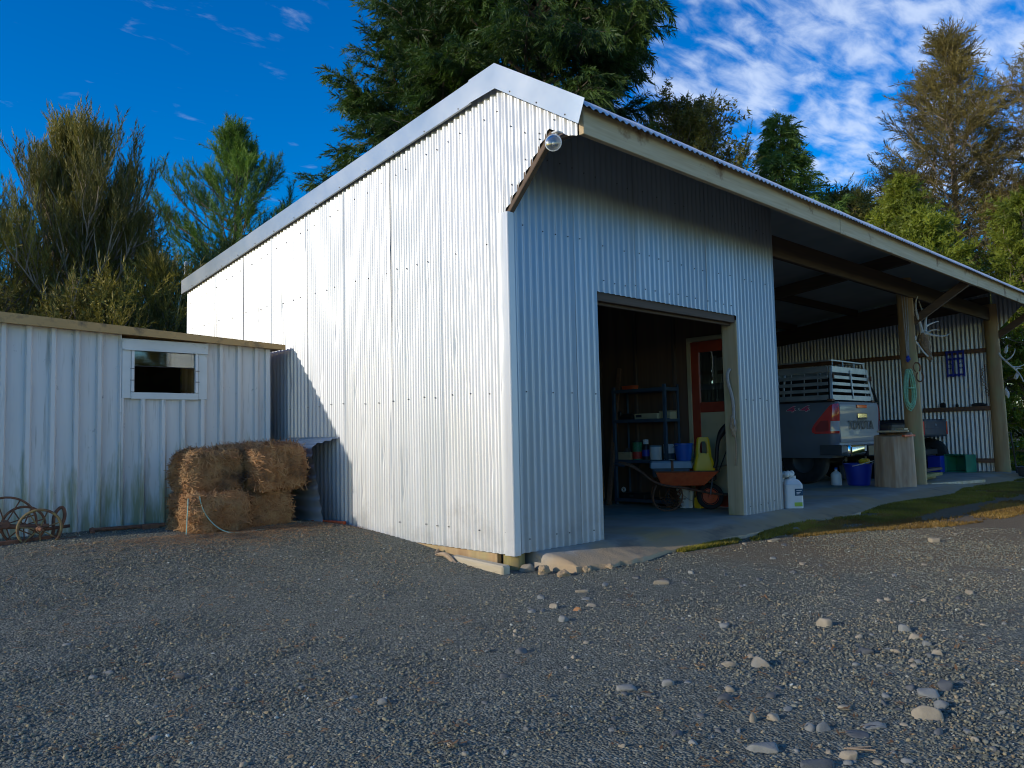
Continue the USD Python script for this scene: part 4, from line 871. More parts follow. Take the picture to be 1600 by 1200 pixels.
# slatted aluminium crate on the ute bed
cr = thing('stock_crate', 'slatted aluminium stock crate standing on the bed of the grey pickup', 'crate', (8.945, 1.085, 1.345))
def cpt(sx_, t, yf): return np.array([sx_ * (.80 - .115 * t), yf * (1.65 - .02 * t) + .04 * t * (1 - yf), .045 + .55 * t])
slats = [(.02, .085), (.23, .055), (.43, .055), (.63, .055), (.86, .10)]
for t, w in slats:
    for side in (-1, 1): part(cr, 'side_slat', beam(cpt(side, t, .03), cpt(side, t, 1), .022, w, .004), M['alu'])
    part(cr, 'rear_slat', beam(cpt(-1, t, 0), cpt(1, t, 0), .022, w, .004), M['alu'])
    part(cr, 'front_slat', beam(cpt(-1, t, 1), cpt(1, t, 1), .022, w, .004), M['alu'])
for side in (-1, 1):
    for yf in (0, 1): part(cr, 'corner_post', beam(cpt(side, -.05, yf), cpt(side, .93, yf), .045, .045, .005), M['alu'])
    part(cr, 'middle_post', beam(cpt(side, 0, .5) - [side * .03, 0, 0], cpt(side, .93, .5) - [side * .03, 0, 0], .03, .03), M['alu'])
    part(cr, 'top_rail', beam(cpt(side, 1.12, 0), cpt(side, 1.12, 1), .03, .025), M['alu'])
    part(cr, 'foot', bx(side * .80 - .05, side * .80 + .05, -.03, .05, -.008, .03), M['rust'])
    part(cr, 'hinge', bx(side * .75 - .02, side * .75 + .02, -.035, -.015, .36, .44), M['rust'])
for yf in (0, 1): part(cr, 'top_rail', beam(cpt(-1, 1.12, yf), cpt(1, 1.12, yf), .03, .025), M['alu'])
part(cr, 'inner_mat', beam(cpt(1, .42, .03) - [.05, 0, 0], cpt(1, .42, 1) - [.05, 0, 0], .012, .50, .003), M['black_plastic'])
for yb in (.14, .28, .42, .56, .70, .84): part(cr, 'side_bar', beam(cpt(-1, 0, yb) + [.022, 0, 0], cpt(-1, .9, yb) + [.022, 0, 0], .012, .02, .002), M['alu'])
for a in (-.9, -.33, .33, .9): part(cr, 'rail_post', beam(cpt(a, .9, 0), cpt(a, 1.12, 0), .02, .03), M['alu'])
part(cr, 'gate_stile', beam(cpt(0, 0, 0) - [0, .02, 0], cpt(0, .86, 0) - [0, .02, 0], .035, .02), M['alu'])

# ------------------------------------------------------------------ things in and around the bays
st = thing('stump', 'upright weathered log stump standing against the pole beside the pickup', 'log', (8.36, 0.24, -0.01))
an = np.linspace(0, 2 * np.pi, 40, endpoint=False)
zs = np.linspace(0, 0.80, 14)
rad = 0.25 * (1 + 0.10 * np.cos(2 * an + 1) + 0.08 * np.cos(5 * an + 2) + 0.05 * np.cos(9 * an))
P = np.stack([np.stack([rad * (1 + .06 * (1 - q / .8)) * np.cos(an), rad * (1 + .06 * (1 - q / .8)) * np.sin(an), np.full(40, q) + (.03 * np.cos(an) if q > .75 else 0)], -1) for q in zs])
P = P * np.array([1, 1, 1.0]); P[:, :, :2] *= (1 + 0.05 * (meshkit.fbm(np.stack([P[..., 0] * 14, P[..., 1] * 14, P[..., 2] * 1.5], -1), 3, 4) - .5))[..., None]
Pc = np.concatenate([P, P[:, :1]], 1)
part(st, 'trunk', grid(Pc[:, ::-1]), M['log'], 40)
top = P[-1]; part(st, 'cut_top', (np.vstack([top, top.mean(0)[None]]), np.array([(i, (i + 1) % 40, 40) for i in range(40)])), M['log'])
part(st, 'lid_board', tf(bx(-.25, .30, -.2, .22, .835, .862), (0, 0, 0), 0, 0, .3), M['fascia'])
part(st, 'red_strip', bx(-.30, .14, -.26, -.22, .765, .795), M['redpaint'])
solo('wood_scrap', 'small pale wood scrap lying on top of the stump', 'wood scrap', bx(8.45, 8.62, .12, .25, .856, .885), M['card'])
bk = thing('blue_tub', 'deep blue plastic tub on the floor under the pickup bumper', 'tub', (8.34, 0.80, 0.0))
part(bk, 'tub', lathe([(0, .004), (.155, .004), (.165, .02), (.205, .30), (.21, .325), (.222, .328), (.222, .345), (.205, .345), (.19, .30), (.15, .02), (0, .02)], 36), M['deep_blue'], 35)
part(bk, 'handle', tube(spline([(-.21, 0, .31), (-.15, -.22, .37), (0.0, -.30, .40), (.15, -.22, .37), (.21, 0, .31)], 20), .006, 6), M['white_plastic'])
solo('yellow_cloth', 'crumpled yellow and white cloth lying in the deep blue tub', 'cloth', (lambda m: (np.array(m.vertices) * [.10, .08, .05] * (1 + .5 * (meshkit.fbm(np.array(m.vertices) * 3, 3, 2)[:, None] - .5)) + [8.40, .72, .37], np.array(m.faces)))(trimesh.creation.icosphere(3)), M['yellow'], smooth=True)
bb = thing('white_bottle', 'pale blue-white plastic bottle on the floor left of the deep blue tub', 'bottle', (8.26, 1.12, 0))
part(bb, 'body', lathe([(0, 0), (.075, 0), (.082, .01), (.082, .17), (.06, .20), (.02, .225), (.02, .25), (0, .25)], 20), M['white_plastic'], 40)
part(bb, 'cap', lathe([(0.0, .25), (.024, .25), (.024, .275), (0, .277)], 14), M['blue_plastic'])
lc = thing('grey_can', 'dark grey watering can shape hanging beside the deep blue tub', 'can', (8.32, 1.00, 0.10))
part(lc, 'body', lathe([(0, 0), (.06, 0), (.065, .01), (.085, .20), (.08, .21), (0, .205)], 20), M['dgrey'], 40)
part(lc, 'handle', tube(spline([(-.08, 0, .19), (-.06, 0, .28), (.06, 0, .28), (.08, 0, .19)], 14), .006, 6), M['dgrey'])
jg = thing('chemical_drum', 'white plastic chemical drum with blue label at the end of the front wall', 'drum', (4.50, 0.02, -0.012), -34)
def rbox(hx, hy, z0, z1, r): return loft([(z0, hx - .01, -hy + .01, hy - .01, r), (z0 + .012, hx, -hy, hy, r), (z1 - .012, hx, -hy, hy, r), (z1, hx - .012, -hy + .012, hy - .012, r)])
part(jg, 'body', cat_(rbox(.115, .085, 0, .29, .035), loft([(.285, .112, -.083, .083, .035), (.325, .085, -.06, .06, .03), (.345, .05, -.04, .04, .03)])), M['white_plastic'], 40)
part(jg, 'cap', lathe([(0, .345), (.035, .345), (.035, .375), (0, .377)], 16, (.03, 0, 0)), M['bone'])
part(jg, 'handle', tube(spline([(-.09, 0, .30), (-.08, 0, .36), (-.02, 0, .37), (.0, 0, .335)], 12), .014, 8), M['white_plastic'], 40)
part(jg, 'label', bx(.0, .105, -.0875, -.086, .15, .23, .0005), M['text_label'])
part(jg, 'label', bx(-.01, .09, -.0875, -.086, .03, .075, .0005), M['lime'])
for k, q in enumerate((.205, .185, .168)): part(jg, 'label_line', bx(.02, .085 - .015 * k, -.0885, -.0878, q, q + .008, .0003), M['white_plastic'])
ec = thing('foam_bundle', 'lumpy off-white foam packing on top of the white chemical drum', 'packing', (4.47, 0.05, 0.358))
r = rng_(9)
for k in range(9):
    m = trimesh.creation.icosphere(2, .032); part(ec, 'lump', (np.array(m.vertices) * (1 + .3 * (meshkit.fbm(np.array(m.vertices) * 40 + k, 2, k)[:, None] - .5)) + [-.07 + .045 * (k % 4), -.03 + .04 * (k // 4), .02 + .012 * (k % 2)], np.array(m.faces)), M['bone'], True)

# second bay: dark utility buggy
bg = thing('utility_buggy', 'black utility buggy with cargo tray and red tail lights in the second bay', 'buggy', (12.17, 0.86, 0))
tr = to_man(bx(-.74, .74, 0, 1.15, .70, 1.04, .03)) - to_man(bx(-.69, .69, .06, 1.10, .76, 1.2, .01))
part(bg, 'tray', tr, M['buggy'], 30)
part(bg, 'tailgate', cat_(bx(-.60, .60, -.018, .0, .74, 1.02, .008), bx(-.55, .55, -.026, -.017, .86, .872, .002), bx(-.55, .55, -.026, -.017, .955, .965, .002)), M['buggy'])
part(bg, 'badge', tf(lathe([(0, .008), (.022, .006), (.026, 0)], 14), (0, -.02, .93), math.pi / 2), M['alu'])
for s in (-1, 1):
    part(bg, 'tail_light', bx(s * .66 - .03, s * .66 + .03, -.02, .0, .74, 1.0, .006), M['red_lens'])
    for y in (.33, 2.1):
        q = tf(lathe([(.15, -.12), (.28, -.13), (.325, -.10), (.335, 0), (.325, .10), (.28, .13), (.15, .12), (.15, -.12)], 30), (s * .66, y, .335), 0, math.pi / 2, 0)
        w = part(bg, 'wheel', q, M['rubber'], 40)
        part(w, 'hub', tf(lathe([(0, .02), (.05, .03), (.15, .05), (.155, 0), (0, 0)], 16), (s * .68, y, .335), 0, s * math.pi / 2, 0), M['alu'], 40)
    part(bg, 'roll_bar', tube(spline([(s * .60, 1.25, .7), (s * .60, 1.30, 1.5), (s * .52, 1.45, 1.85), (s * .50, 2.3, 1.82), (s * .55, 2.7, 1.2)], 24), .025, 8), M['black_plastic'], 40)
part(bg, 'seat', cat_(bx(-.6, .6, 1.35, 1.85, .72, .86, .04), bx(-.6, .6, 1.25, 1.37, .80, 1.35, .04)), M['black_plastic'])
part(bg, 'body', bx(-.68, .68, 1.18, 2.75, .42, .70, .06), M['buggy'])
part(bg, 'bonnet', loft([(.70, .6, 2.0, 2.8, .1), (.95, .5, 2.1, 2.75, .1)]), M['buggy'], 30)
part(bg, 'chassis', bx(-.4, .4, .1, 2.6, .36, .46), M['black_plastic'])
dr = thing('plastic_drum', 'pale grey ribbed plastic tank standing behind the pickup tailgate', 'tank', (10.75, 2.25, 0))
an = np.linspace(0, 2 * np.pi, 96, endpoint=False); rr_ = .36 + .018 * np.cos(16 * an)
ring = lambda z_, s: np.c_[s * rr_ * np.cos(an), s * rr_ * np.sin(an), np.full(96, z_)]
P = np.stack([ring(0, .97), ring(.03, 1), ring(1.38, 1), ring(1.45, .93), ring(1.46, .02)]); part(dr, 'tank', grid(np.concatenate([P, P[:, :1]], 1)[:, ::-1]), M['oldtin'], 40)
part(dr, 'lid', lathe([(0, 1.462), (.12, 1.462), (.12, 1.50), (0, 1.50)], 24), M['black_plastic'])
bn = thing('black_bin', 'low black storage bin between the pickup and the pole', 'bin', (10.35, 1.15, 0))
part(bn, 'body', loft([(0, .30, -.22, .22, .05), (.9, .38, -.28, .28, .06)]), M['buggy'], 35)
part(bn, 'lid', loft([(.90, .40, -.30, .30, .06), (.94, .40, -.30, .30, .06), (.965, .34, -.24, .24, .06)]), M['black_plastic'], 35)
gb = thing('green_crate', 'green plastic crate on its side, open towards the yard, by the end wall', 'crate', (12.78, 0.62, 0), -18)
part(gb, 'shell', cat_(bx(-.16, .16, -.21, -.19, 0, .34), bx(-.16, .16, .19, .21, 0, .34), bx(-.16, .16, -.19, .19, 0, .02), bx(-.16, .16, -.19, .19, .32, .34), bx(.14, .16, -.19, .19, .02, .32)), M['green_box'])
part(gb, 'rim', cat_(bx(-.175, -.155, -.225, -.205, 0, .35), bx(-.175, -.155, .205, .225, 0, .35), bx(-.175, -.155, -.205, .205, .335, .352)), M['green_box'])
solo('blue_crate', 'dark blue plastic crate beside the green crate', 'crate', to_man(bx(12.45, 12.75, .88, 1.12, 0, .32, .01)) - to_man(bx(12.47, 12.73, .90, 1.10, .03, .5, .01)), M['deep_blue'])
bu = thing('grey_bucket', 'dark grey bucket standing outside the far pole at the right edge', 'bucket', (12.72, -0.50, -0.10))
part(bu, 'body', lathe([(0, 0), (.13, 0), (.17, .20), (.178, .20), (.178, .225), (.165, .225), (.125, .02), (0, .02)], 28), M['dgrey'], 35)
part(bu, 'handle', tube(spline([(-.17, 0, .20), (-.12, -.15, .22), (0, -.19, .225), (.12, -.15, .22), (.17, 0, .20)], 18), .005, 6), M['alu'])
solo('black_hose', 'black hose hanging down beside the far pole', 'hose', tube(spline([(13.20, -.15, .75), (13.16, -.19, .45), (13.22, -.2, .15), (13.12, -.24, -.06), (12.95, -.26, -.09)], 24), .016, 7), M['black_plastic'], smooth=40)
for nm, lab, p0, p1, w, h, m in (('plank', 'grey-brown plank with an orange end, uppermost on the timber pile behind the pole', (9.35, .42, .155), (11.45, .62, .13), .15, .045, 'darkwood_x'), ('plank', 'mossy green plank in the middle of the timber pile behind the pole', (9.3, .22, .10), (10.45, .32, .09), .16, .05, 'mossplank'), ('plank', 'mossy brown plank under the green one in the timber pile', (9.3, .36, .04), (10.6, .48, .03), .18, .05, 'mossplank'), ('plank', 'long yellowish plank lying along the front of the timber pile', (9.08, .02, -.012), (10.75, -.28, -.035), .10, .05, 'offcut')):
    solo(nm, lab, 'plank', beam(p0, p1, w, h), M[m])

# hangings on the poles and end wall
Rh = np.array([0.719, -0.694, 0.0]); Rh /= np.linalg.norm(Rh); Oh = np.array([-0.694, -0.719, 0.0])
def antlers(name, label, loc, px0, sc, strokes, skull):
    t = thing(name, label, 'antlers', loc)
    cv = lambda u, v_, o: Rh * ((u - px0[0]) / sc) + np.array([0, 0, (px0[1] - v_) / sc]) + Oh * o
    for k, (nm, pts, r0, r1) in enumerate(strokes):
        p = spline([cv(*q) for q in pts], 16); part(t, nm, tube(p, np.linspace(r0, r1, 16) * 1.45, 8), M['antler'], 40)
    for nm, m, mesh_ in skull(cv): part(t, nm, mesh_, M[m], 40)
    return t
def blob(c, sx_, sy_, sz_, seed, tilt=0.0):
    m = trimesh.creation.icosphere(3); v = np.array(m.vertices)
    v = v * (1 + 1.1 * (meshkit.fbm(v * 1.9 + seed, 4, seed)[:, None] - .5))
    v = v * np.array([sx_, sy_, sz_]); M_ = trimesh.transformations.euler_matrix(0, tilt, math.atan2(Rh[1], Rh[0]))[:3, :3]
    return v @ M_.T + c, np.array(m.faces)
antlers('mounted_antlers', 'pale deer antlers on a brown skull, on the pole beside the pickup', (9.05, -0.01, 2.10), (1444, 545), 99.0, [
    ('beam', [(1442, 520, .05), (1437, 503, .10), (1431, 480, .12), (1437, 461, .08)], .020, .006), ('tine', [(1436, 492, .10), (1447, 485, .17), (1459, 474, .2)], .014, .004),
    ('beam', [(1449, 516, .02), (1452, 502, -.02), (1460, 483, -.10), (1479, 464, -.14)], .020, .006), ('tine', [(1456, 490, -.06), (1453, 475, -.14), (1453, 460, -.2)], .012, .004),
    ('tine', [(1450, 508, .0), (1460, 503, -.02), (1474, 499, -.03)], .013, .004), ('tine', [(1442, 519, .06), (1458, 524, .16), (1473, 524, .2), (1479, 518, .2)], .017, .004), ('tine', [(1450, 518, .02), (1462, 514, .1), (1467, 515, .1)], .012, .004)],
    lambda cv: [('skull', 'skull', blob(cv(1446, 534, .03), .075, .09, .16, 3, -.25)), ('skull', 'skull', blob(cv(1450, 552, .06), .04, .05, .11, 5, -.25)), ('jaw', 'bone', tube([cv(1431, 530, .05), cv(1440, 548, .1), cv(1446, 556, .12)], .014, 7)), ('jaw', 'bone', blob(cv(1430, 526, .05), .03, .03, .05, 8))])
antlers('mounted_antlers', 'grey antlers hanging outwards from the far right pole', (13.2, -0.10, 2.02), (1562, 565), 81.0, [
    ('beam', [(1556, 527, .0), (1553, 543, .06), (1561, 557, .12), (1573, 570, .15), (1583, 590, .18)], .016, .008), ('tine', [(1568, 565, .13), (1578, 566, .16), (1588, 561, .18)], .012, .004), ('tine', [(1574, 571, .15), (1582, 568, .1), (1587, 569, .1)], .011, .004), ('tine', [(1560, 556, .12), (1568, 548, .2), (1572, 538, .2)], .012, .004)],
    lambda cv: [('skull', 'bone', blob(cv(1576, 580, .12), .03, .035, .075, 4, .5)), ('bone', 'bone', blob(cv(1563, 606, .05), .032, .03, .085, 6, -.2)), ('bone', 'bone', blob(cv(1566, 538, .05), .028, .03, .08, 9, .3))])
def loops(c, w, h, n, seed, r_, wind=2.0):
    q = rng_(seed); ms = []
    for k in range(n):
        a = np.linspace(0, 2 * np.pi, 26); ww, hh = w * q.uniform(.5, 1.0), h * q.uniform(.8, 1.0)
        p = np.stack([ww / 2 * np.sin(a) * (.55 + .45 * (1 - np.cos(a)) / 2), q.uniform(-.03, .03) + .02 * np.sin(a + q.uniform(0, 6)), -hh * (1 - np.cos(a)) / 2], -1)
        p = p[:, :1] * Rh + p[:, 1:2] * Oh + p[:, 2:] * [0, 0, 1]
        ms.append(tube(p + np.array(c) + Rh * q.uniform(-.02, .02), r_, 5, False))
    return cat_(*ms)
def rope_thing(name, label, c, w, h, n, seed, r_, m):
    t = thing(name, label, 'rope', c)
    part(t, 'loops', loops((0, 0, 0), w, h, n, seed, r_), M[m], True)
    part(t, 'tie', tf(torus(w * .26, r_ * 1.6, 20, 6), (0, 0, -h * .45), 0, 0, 0), M[m], True)
    return t
rope_thing('rope_coil', 'hanging coil of pale green rope on the left side of the pole', (8.72, 0.10, 1.80), .22, .66, 12, 3, .007, 'rope_green')
lr = thing('hanging_ropes', 'thin grey ropes hanging straight down beside the near pole', 'rope', (8.72, 0.10, 2.02))
for k in range(3): part(lr, 'rope', tube(spline([Rh * (-.05 + .045 * k) + [0, 0, 1.02], Rh * (-.04 + .03 * k) + Oh * .02 + [0, 0, .5], Rh * (-.01 + .012 * k) + [0, 0, -.05]], 12), .008, 6), M['rope_grey'], True)
part(lr, 'knot', blob(np.array([0, 0, -.06]), .03, .03, .05, 2), M['deep_blue'], True)
def shoe(label, c, rot):
    a = np.linspace(math.radians(-60), math.radians(240), 24)
    p = np.stack([.055 * np.cos(a), .075 * np.sin(a)], -1)
    p3 = (p[:, :1] * Rh + p[:, 1:] * [0, 0, 1.0]); 
    ca, sa = math.cos(rot), math.sin(rot); q = np.stack([ca * p[:, 0] - sa * p[:, 1], sa * p[:, 0] + ca * p[:, 1]], -1)
    p3 = q[:, :1] * Rh + q[:, 1:] * [0, 0, 1.0]
    solo('horseshoe', label, 'horseshoe', tube(p3, .011, 6), M['rust'], c, 40)
fc = np.array([8.95, .15, 0]) + Oh * .135
shoe('rusty horseshoe nailed to the pole, the upper one', tuple(fc + Rh * .03 + [0, 0, 1.83]), 0.1)
shoe('rusty horseshoe nailed to the pole, hanging below the other, open end up', tuple(fc + Rh * .07 + [0, 0, 1.68]), math.pi)
bs = thing('blue_harness', 'blue webbing harness hanging on the end wall girt', 'harness', (13.06, 0.69, 2.40))
for yy in (-.15, -.05, .05, .15): part(bs, 'strap', cat_(bx(-.012, -.004, yy - .018, yy + .018, -.52, 0.0)), M['blue_strap'])
for zz in (-.48, -.16, -.02): part(bs, 'cross_strap', bx(-.018, -.013, -.17, .17, zz - .02, zz + .02), M['blue_strap'])
for yy in (-.1, .1): part(bs, 'loop', tf(torus(.05, .008, 20, 6), (-.015, yy, -.30), 0, math.pi / 2, 0), M['blue_strap'], True)
for k, (lab, y, w, h) in enumerate((('small dark tin on the middle girt of the end wall, the left one', .98, .10, .085), ('small dark block on the middle girt, between the tin and the long one', .72, .05, .05), ('long low dark tool on the middle girt near the far pole', .33, .26, .05))):
    t = thing('tin', lab, 'tin', (13.115, y, 1.277)); part(t, 'body', bx(-.03, .025, -w / 2, w / 2, 0, h, .008), M['black_plastic']); part(t, 'top', bx(-.02, .015, -w * .3, w * .3, h, h + .014, .003), M['dgrey'])
hb = thing('hook_chain', 'dark chain and hooks hanging by the far right pole', 'chain', (12.98, 0.16, 2.05))
for k in range(9): part(hb, 'link', tf(torus(.028, .006, 14, 5), (.0, .05 * math.sin(k * .5), -.07 * k), math.pi / 2, 0, (k % 2) * math.pi / 2), M['rust'], True)

# ------------------------------------------------------------------ inside the workshop
pd = thing('inner_door', 'inner door with red frame, glass top and cream lower panel', 'door', (4.075, 0.62, 0))
y0, y1 = -.40, .40
part(pd, 'door_frame', cat_(bx(-.03, .03, y1, y1 + .05, 0, 2.0), bx(-.03, .03, y0 - .05, y0, 0, 2.0), bx(-.03, .03, y0 - .05, y1 + .05, 2.002, 2.05)), M['cream'])
lf = part(pd, 'leaf', cat_(bx(-.022, .018, y1 - .11, y1 - .004, .01, 1.99), bx(-.022, .018, y0 + .004, y0 + .11, .01, 1.99), bx(-.022, .018, y0 + .112, y1 - .112, 1.86, 1.99), bx(-.022, .018, y0 + .112, y1 - .112, 1.13, 1.25), bx(-.022, .018, y0 + .112, y1 - .112, .01, .16)), M['doorred'])
part(lf, 'lower_panel', bx(-.012, .010, y0 + .11, y1 - .11, .16, 1.13, .002), M['cream'])
part(lf, 'glass', bx(-.006, .004, y0 + .11, y1 - .11, 1.25, 1.86, .001), M['glass'])
part(lf, 'handle', tube([(-.02, y0 + .06, 1.02), (-.07, y0 + .06, 1.02), (-.07, y0 + .16, 1.02)], .009, 8), M['alu'])
sh = thing('shelf_unit', 'blue steel shelf unit with four shelves against the dark inner wall', 'shelves', (3.75, 1.20, 0))
for y in (.02, .80):
    for x in (.0, .30):
        part(sh, 'upright', cat_(bx(x - .002, x + .002, y - .018, y + .018, 0, 1.49, .001), bx(x + (.003 if x < .1 else -.035), x + (.035 if x < .1 else -.003), y - .018, y - .014, 0, 1.49, .001)), M['shelf'])
for z_ in (.07, .555, 1.06, 1.44): part(sh, 'shelf', cat_(bx(.004, .296, .04, .78, z_, z_ + .004, .001), bx(-.006, -.003, .0, .82, z_ - .03, z_ + .012, .001), bx(.297, .30, .0, .82, z_ - .03, z_ + .012, .001), bx(.0, .30, -.002, .001, z_ - .03, z_ + .012, .001)), M['shelf'])
SX, SY = 3.75, 1.20
def can(label, y, x, z_, r_, h, mats, cat='tin', name='paint_tin'):
    t = thing(name, label, cat, (SX + x, SY + y, z_))
    part(t, 'body', lathe([(0, 0), (r_, 0), (r_, h), (r_ * .98, h), (0, h - .002)], 24), M[mats[0]], 35)
    part(t, 'lid', lathe([(0, h), (r_ * 1.03, h - .012), (r_ * 1.03, h + .006), (r_ * .9, h + .008), (0, h + .006)], 24), M[mats[1]], 35)
    if len(mats) > 2: part(t, 'band', lathe([(r_ + .0015, h * .08), (r_ + .0015, h * .45)], 24), M[mats[2]], 35)
    return t
t3 = .559
jar = thing('clutter_box', 'opened cardboard box with a jar in it on the third shelf', 'box', (SX + .08, SY + .66, t3))
part(jar, 'box', to_man(bx(-.06, .06, -.10, .10, 0, .10, .003)) - to_man(bx(-.055, .055, -.095, .095, .006, .3, .001)), M['card'])
part(jar, 'jar', lathe([(0, .01), (.04, .01), (.042, .11), (.03, .13), (.03, .15), (0, .15)], 18), M['darkwood_z'], 35)
can('green tin with red band on the third shelf', .49, .07, t3, .062, .235, ('greenlab', 'black_plastic', 'redlab'))
bt = thing('spray_bottle', 'dark bottle with blue label and white cap on the third shelf', 'bottle', (SX + .07, SY + .36, t3))
part(bt, 'body', lathe([(0, 0), (.046, 0), (.048, .01), (.048, .15), (.03, .19), (.028, .20), (0, .20)], 20), M['black_plastic'], 40)
part(bt, 'label', lathe([(.0495, .05), (.0495, .13)], 20), M['deep_blue'], 40)
part(bt, 'cap', lathe([(0, .20), (.034, .20), (.034, .255), (0, .26)], 18), M['white_plastic'], 40)
can('white lidded bucket in the middle of the third shelf', .22, .08, t3, .075, .175, ('white_plastic', 'toolbox'), 'bucket', 'white_bucket')
can('white drum with dark label half hidden by the front shelf upright', .05, .12, t3, .065, .19, ('white_plastic', 'white_plastic', 'text_label'), 'drum', 'white_drum')
cb = thing('cream_box', 'long cream box with dark print on the second shelf', 'box', (SX + .10, SY + .32, 1.064))
part(cb, 'body', bx(-.07, .07, -.17, .17, 0, .075, .003), M['cream']); part(cb, 'print', bx(-.0715, -.0705, .06, .15, .03, .06, .0003), M['text_dark'])
cb = thing('cream_box', 'shorter cream box at the right end of the second shelf', 'box', (SX + .15, SY + .06, 1.064))
part(cb, 'body', bx(-.07, .07, -.07, .09, 0, .085, .003), M['cream']); part(cb, 'lid', bx(-.073, .073, -.073, .093, .086, .10, .003), M['card'])
dk = thing('dark_tool', 'dark power tool lying on the left of the second shelf', 'tool', (SX + .10, SY + .66, 1.064))
part(dk, 'body', tf(loft([(0, .03, -.10, .10, .02), (.05, .04, -.11, .11, .03), (.085, .02, -.08, .06, .02)]), (0, 0, 0)), M['black_plastic'], 35); part(dk, 'grip', bx(-.02, .02, .09, .13, .0, .12, .01), M['black_plastic'])
bb2 = thing('black_case', 'flat black case on the bottom shelf', 'case', (SX + .10, SY + .56, .074)); part(bb2, 'body', bx(-.09, .09, -.20, .20, 0, .075, .012), M['black_plastic']); part(bb2, 'catch', bx(-.094, -.091, -.03, .03, .03, .05, .001), M['dgrey'])
tr_ = thing('tape_roll', 'small white tape roll standing on the black case', 'tape', (SX + .06, SY + .72, .149 + .035)); part(tr_, 'roll', tf(torus(.024, .011, 20, 8), (0, 0, 0), 0, math.pi / 2, 0), M['white_plastic'], True)
rb = thing('red_hamper', 'dull orange-red container on the top shelf', 'container', (SX + .13, SY + .62, 1.444)); part(rb, 'body', loft([(0, .05, -.09, .09, .02), (.06, .06, -.10, .10, .02)]), M['redpaint'], 35); part(rb, 'lid', loft([(.061, .063, -.103, .103, .02), (.075, .055, -.09, .09, .02)]), M['darkwood_y'], 35)
solo('timber_pole', 'long reddish-brown timber pole leaning left of the shelf unit', 'pole', beam((3.60, 2.00, 0.0), (3.98, 2.06, 1.75), .05, .05), M['redwood_y'])
sk = thing('brown_sack', 'brown woven sack standing in the dark corner left of the leaning pole', 'sack', (3.45, 2.22, 0)); part(sk, 'body', (lambda L_: (L_[0] + .03 * (meshkit.fbm(L_[0] * 6, 3, 3)[:, None] - .5), L_[1]))(loft([(0, .12, -.16, .16, .08), (.1, .17, -.20, .20, .10), (.5, .16, -.18, .18, .10), (.72, .11, -.12, .12, .08), (.78, .05, -.05, .05, .03)])), M['straw_core'], 40); part(sk, 'tie', tf(torus(.06, .01, 16, 6), (0, 0, .77)), M['rope_tan'], True)

wb = thing('wheelbarrow', 'red steel wheelbarrow with one rusty-rimmed wheel inside the doorway', 'wheelbarrow', (3.80, 0.66, 0.0), math.degrees(math.atan2(.785, -.62)))
# local x runs from the wheel towards the handles
q = tf(lathe([(.085, -.035), (.14, -.042), (.150, -.03), (.152, 0), (.150, .03), (.14, .042), (.085, .035), (.085, -.035)], 32), (0, 0, .152), math.pi / 2, 0, 0)
w = part(wb, 'wheel', q, M['rubber'], 40)
part(w, 'rim', tf(lathe([(0, -.045), (.02, -.045), (.025, -.02), (.08, -.012), (.098, -.044), (.100, -.03), (.098, .044), (.08, .012), (.025, .02), (.02, .045), (0, .045)], 28), (0, 0, .152), math.pi / 2, 0, 0), M['redpaint'], 40, label='Rusty orange wheel rim')
def tray(o, zb, L0, L1, l0, l1, W, w_):
    return trimesh.convex.convex_hull(np.array([(x, s * W, .45 + o) for x in (L0, L1) for s in (-1, 1)] + [(x, s * w_, zb) for x in (l0, l1) for s in (-1, 1)]))
outer, inner = tray(0, .29, -.08, .62, .08, .55, .27, .19), tray(.01, .30, -.065, .605, .09, .54, .258, .18)
part(wb, 'tray', to_man((outer.vertices, outer.faces)) - to_man((inner.vertices, inner.faces)), M['redpaint'], 20)
rim_ = [(-.08, -.27, .452), (.62, -.27, .452), (.62, .27, .452), (-.08, .27, .452), (-.08, -.27, .452)]
part(wb, 'rolled_rim', cat_(*[tube([rim_[k], rim_[k + 1]], .009, 6) for k in range(4)]), M['rust'], 40)
for s in (-1, 1):
    part(wb, 'handle', tube(spline([(-.20, s * .03, .17), (.0, s * .06, .19), (.35, s * .20, .27), (.62, s * .25, .33), (.80, s * .26, .46), (1.06, s * .27, .54)], 30), .0125, 8), M['rust'], 40)
    part(wb, 'grip', tube([(.97, s * .27, .522), (1.08, s * .27, .545)], .017, 8), M['black_plastic'], 40)
    part(wb, 'leg', tube(spline([(.36, s * .20, .29), (.45, s * .21, .02), (.53, s * .21, .012), (.62, s * .22, .30)], 20), .010, 6), M['rust'], 40)
    part(wb, 'strut', tube([(.0, s * .06, .18), (-.02, s * .16, .38)], .009, 6), M['alu'])
part(wb, 'nose_bar', tube(spline([(-.20, -.03, .17), (-.24, 0, .17), (-.20, .03, .17)], 8), .0125, 8), M['rust'], 40)
def bar_pt(s, o, z_=0.0):
    d = np.array([-.62, .785]) / np.hypot(.62, .785); nrm = np.array([-d[1], d[0]])   # nrm points to -x,-y
    return np.array([3.80 + d[0] * s - nrm[0] * o * -1, .66 + d[1] * s - nrm[1] * o * -1, z_])
ang_b = math.degrees(math.atan2(.785, -.62))
tb = thing('toolbox', 'blue-grey lidded tool box lying across the wheelbarrow', 'box', tuple(bar_pt(.44, 0.0, .385)), ang_b)
part(tb, 'base', loft([(0, .20, -.10, .10, .02), (.10, .215, -.11, .11, .02)]), M['shelf'], 35)
part(tb, 'lid', loft([(.102, .235, -.125, .125, .02), (.165, .235, -.125, .125, .02), (.18, .22, -.11, .11, .02)]), M['toolbox'], 35)
part(tb, 'strap', bx(-.03, .0, -.131, .131, .05, .186, .003), M['rust'])
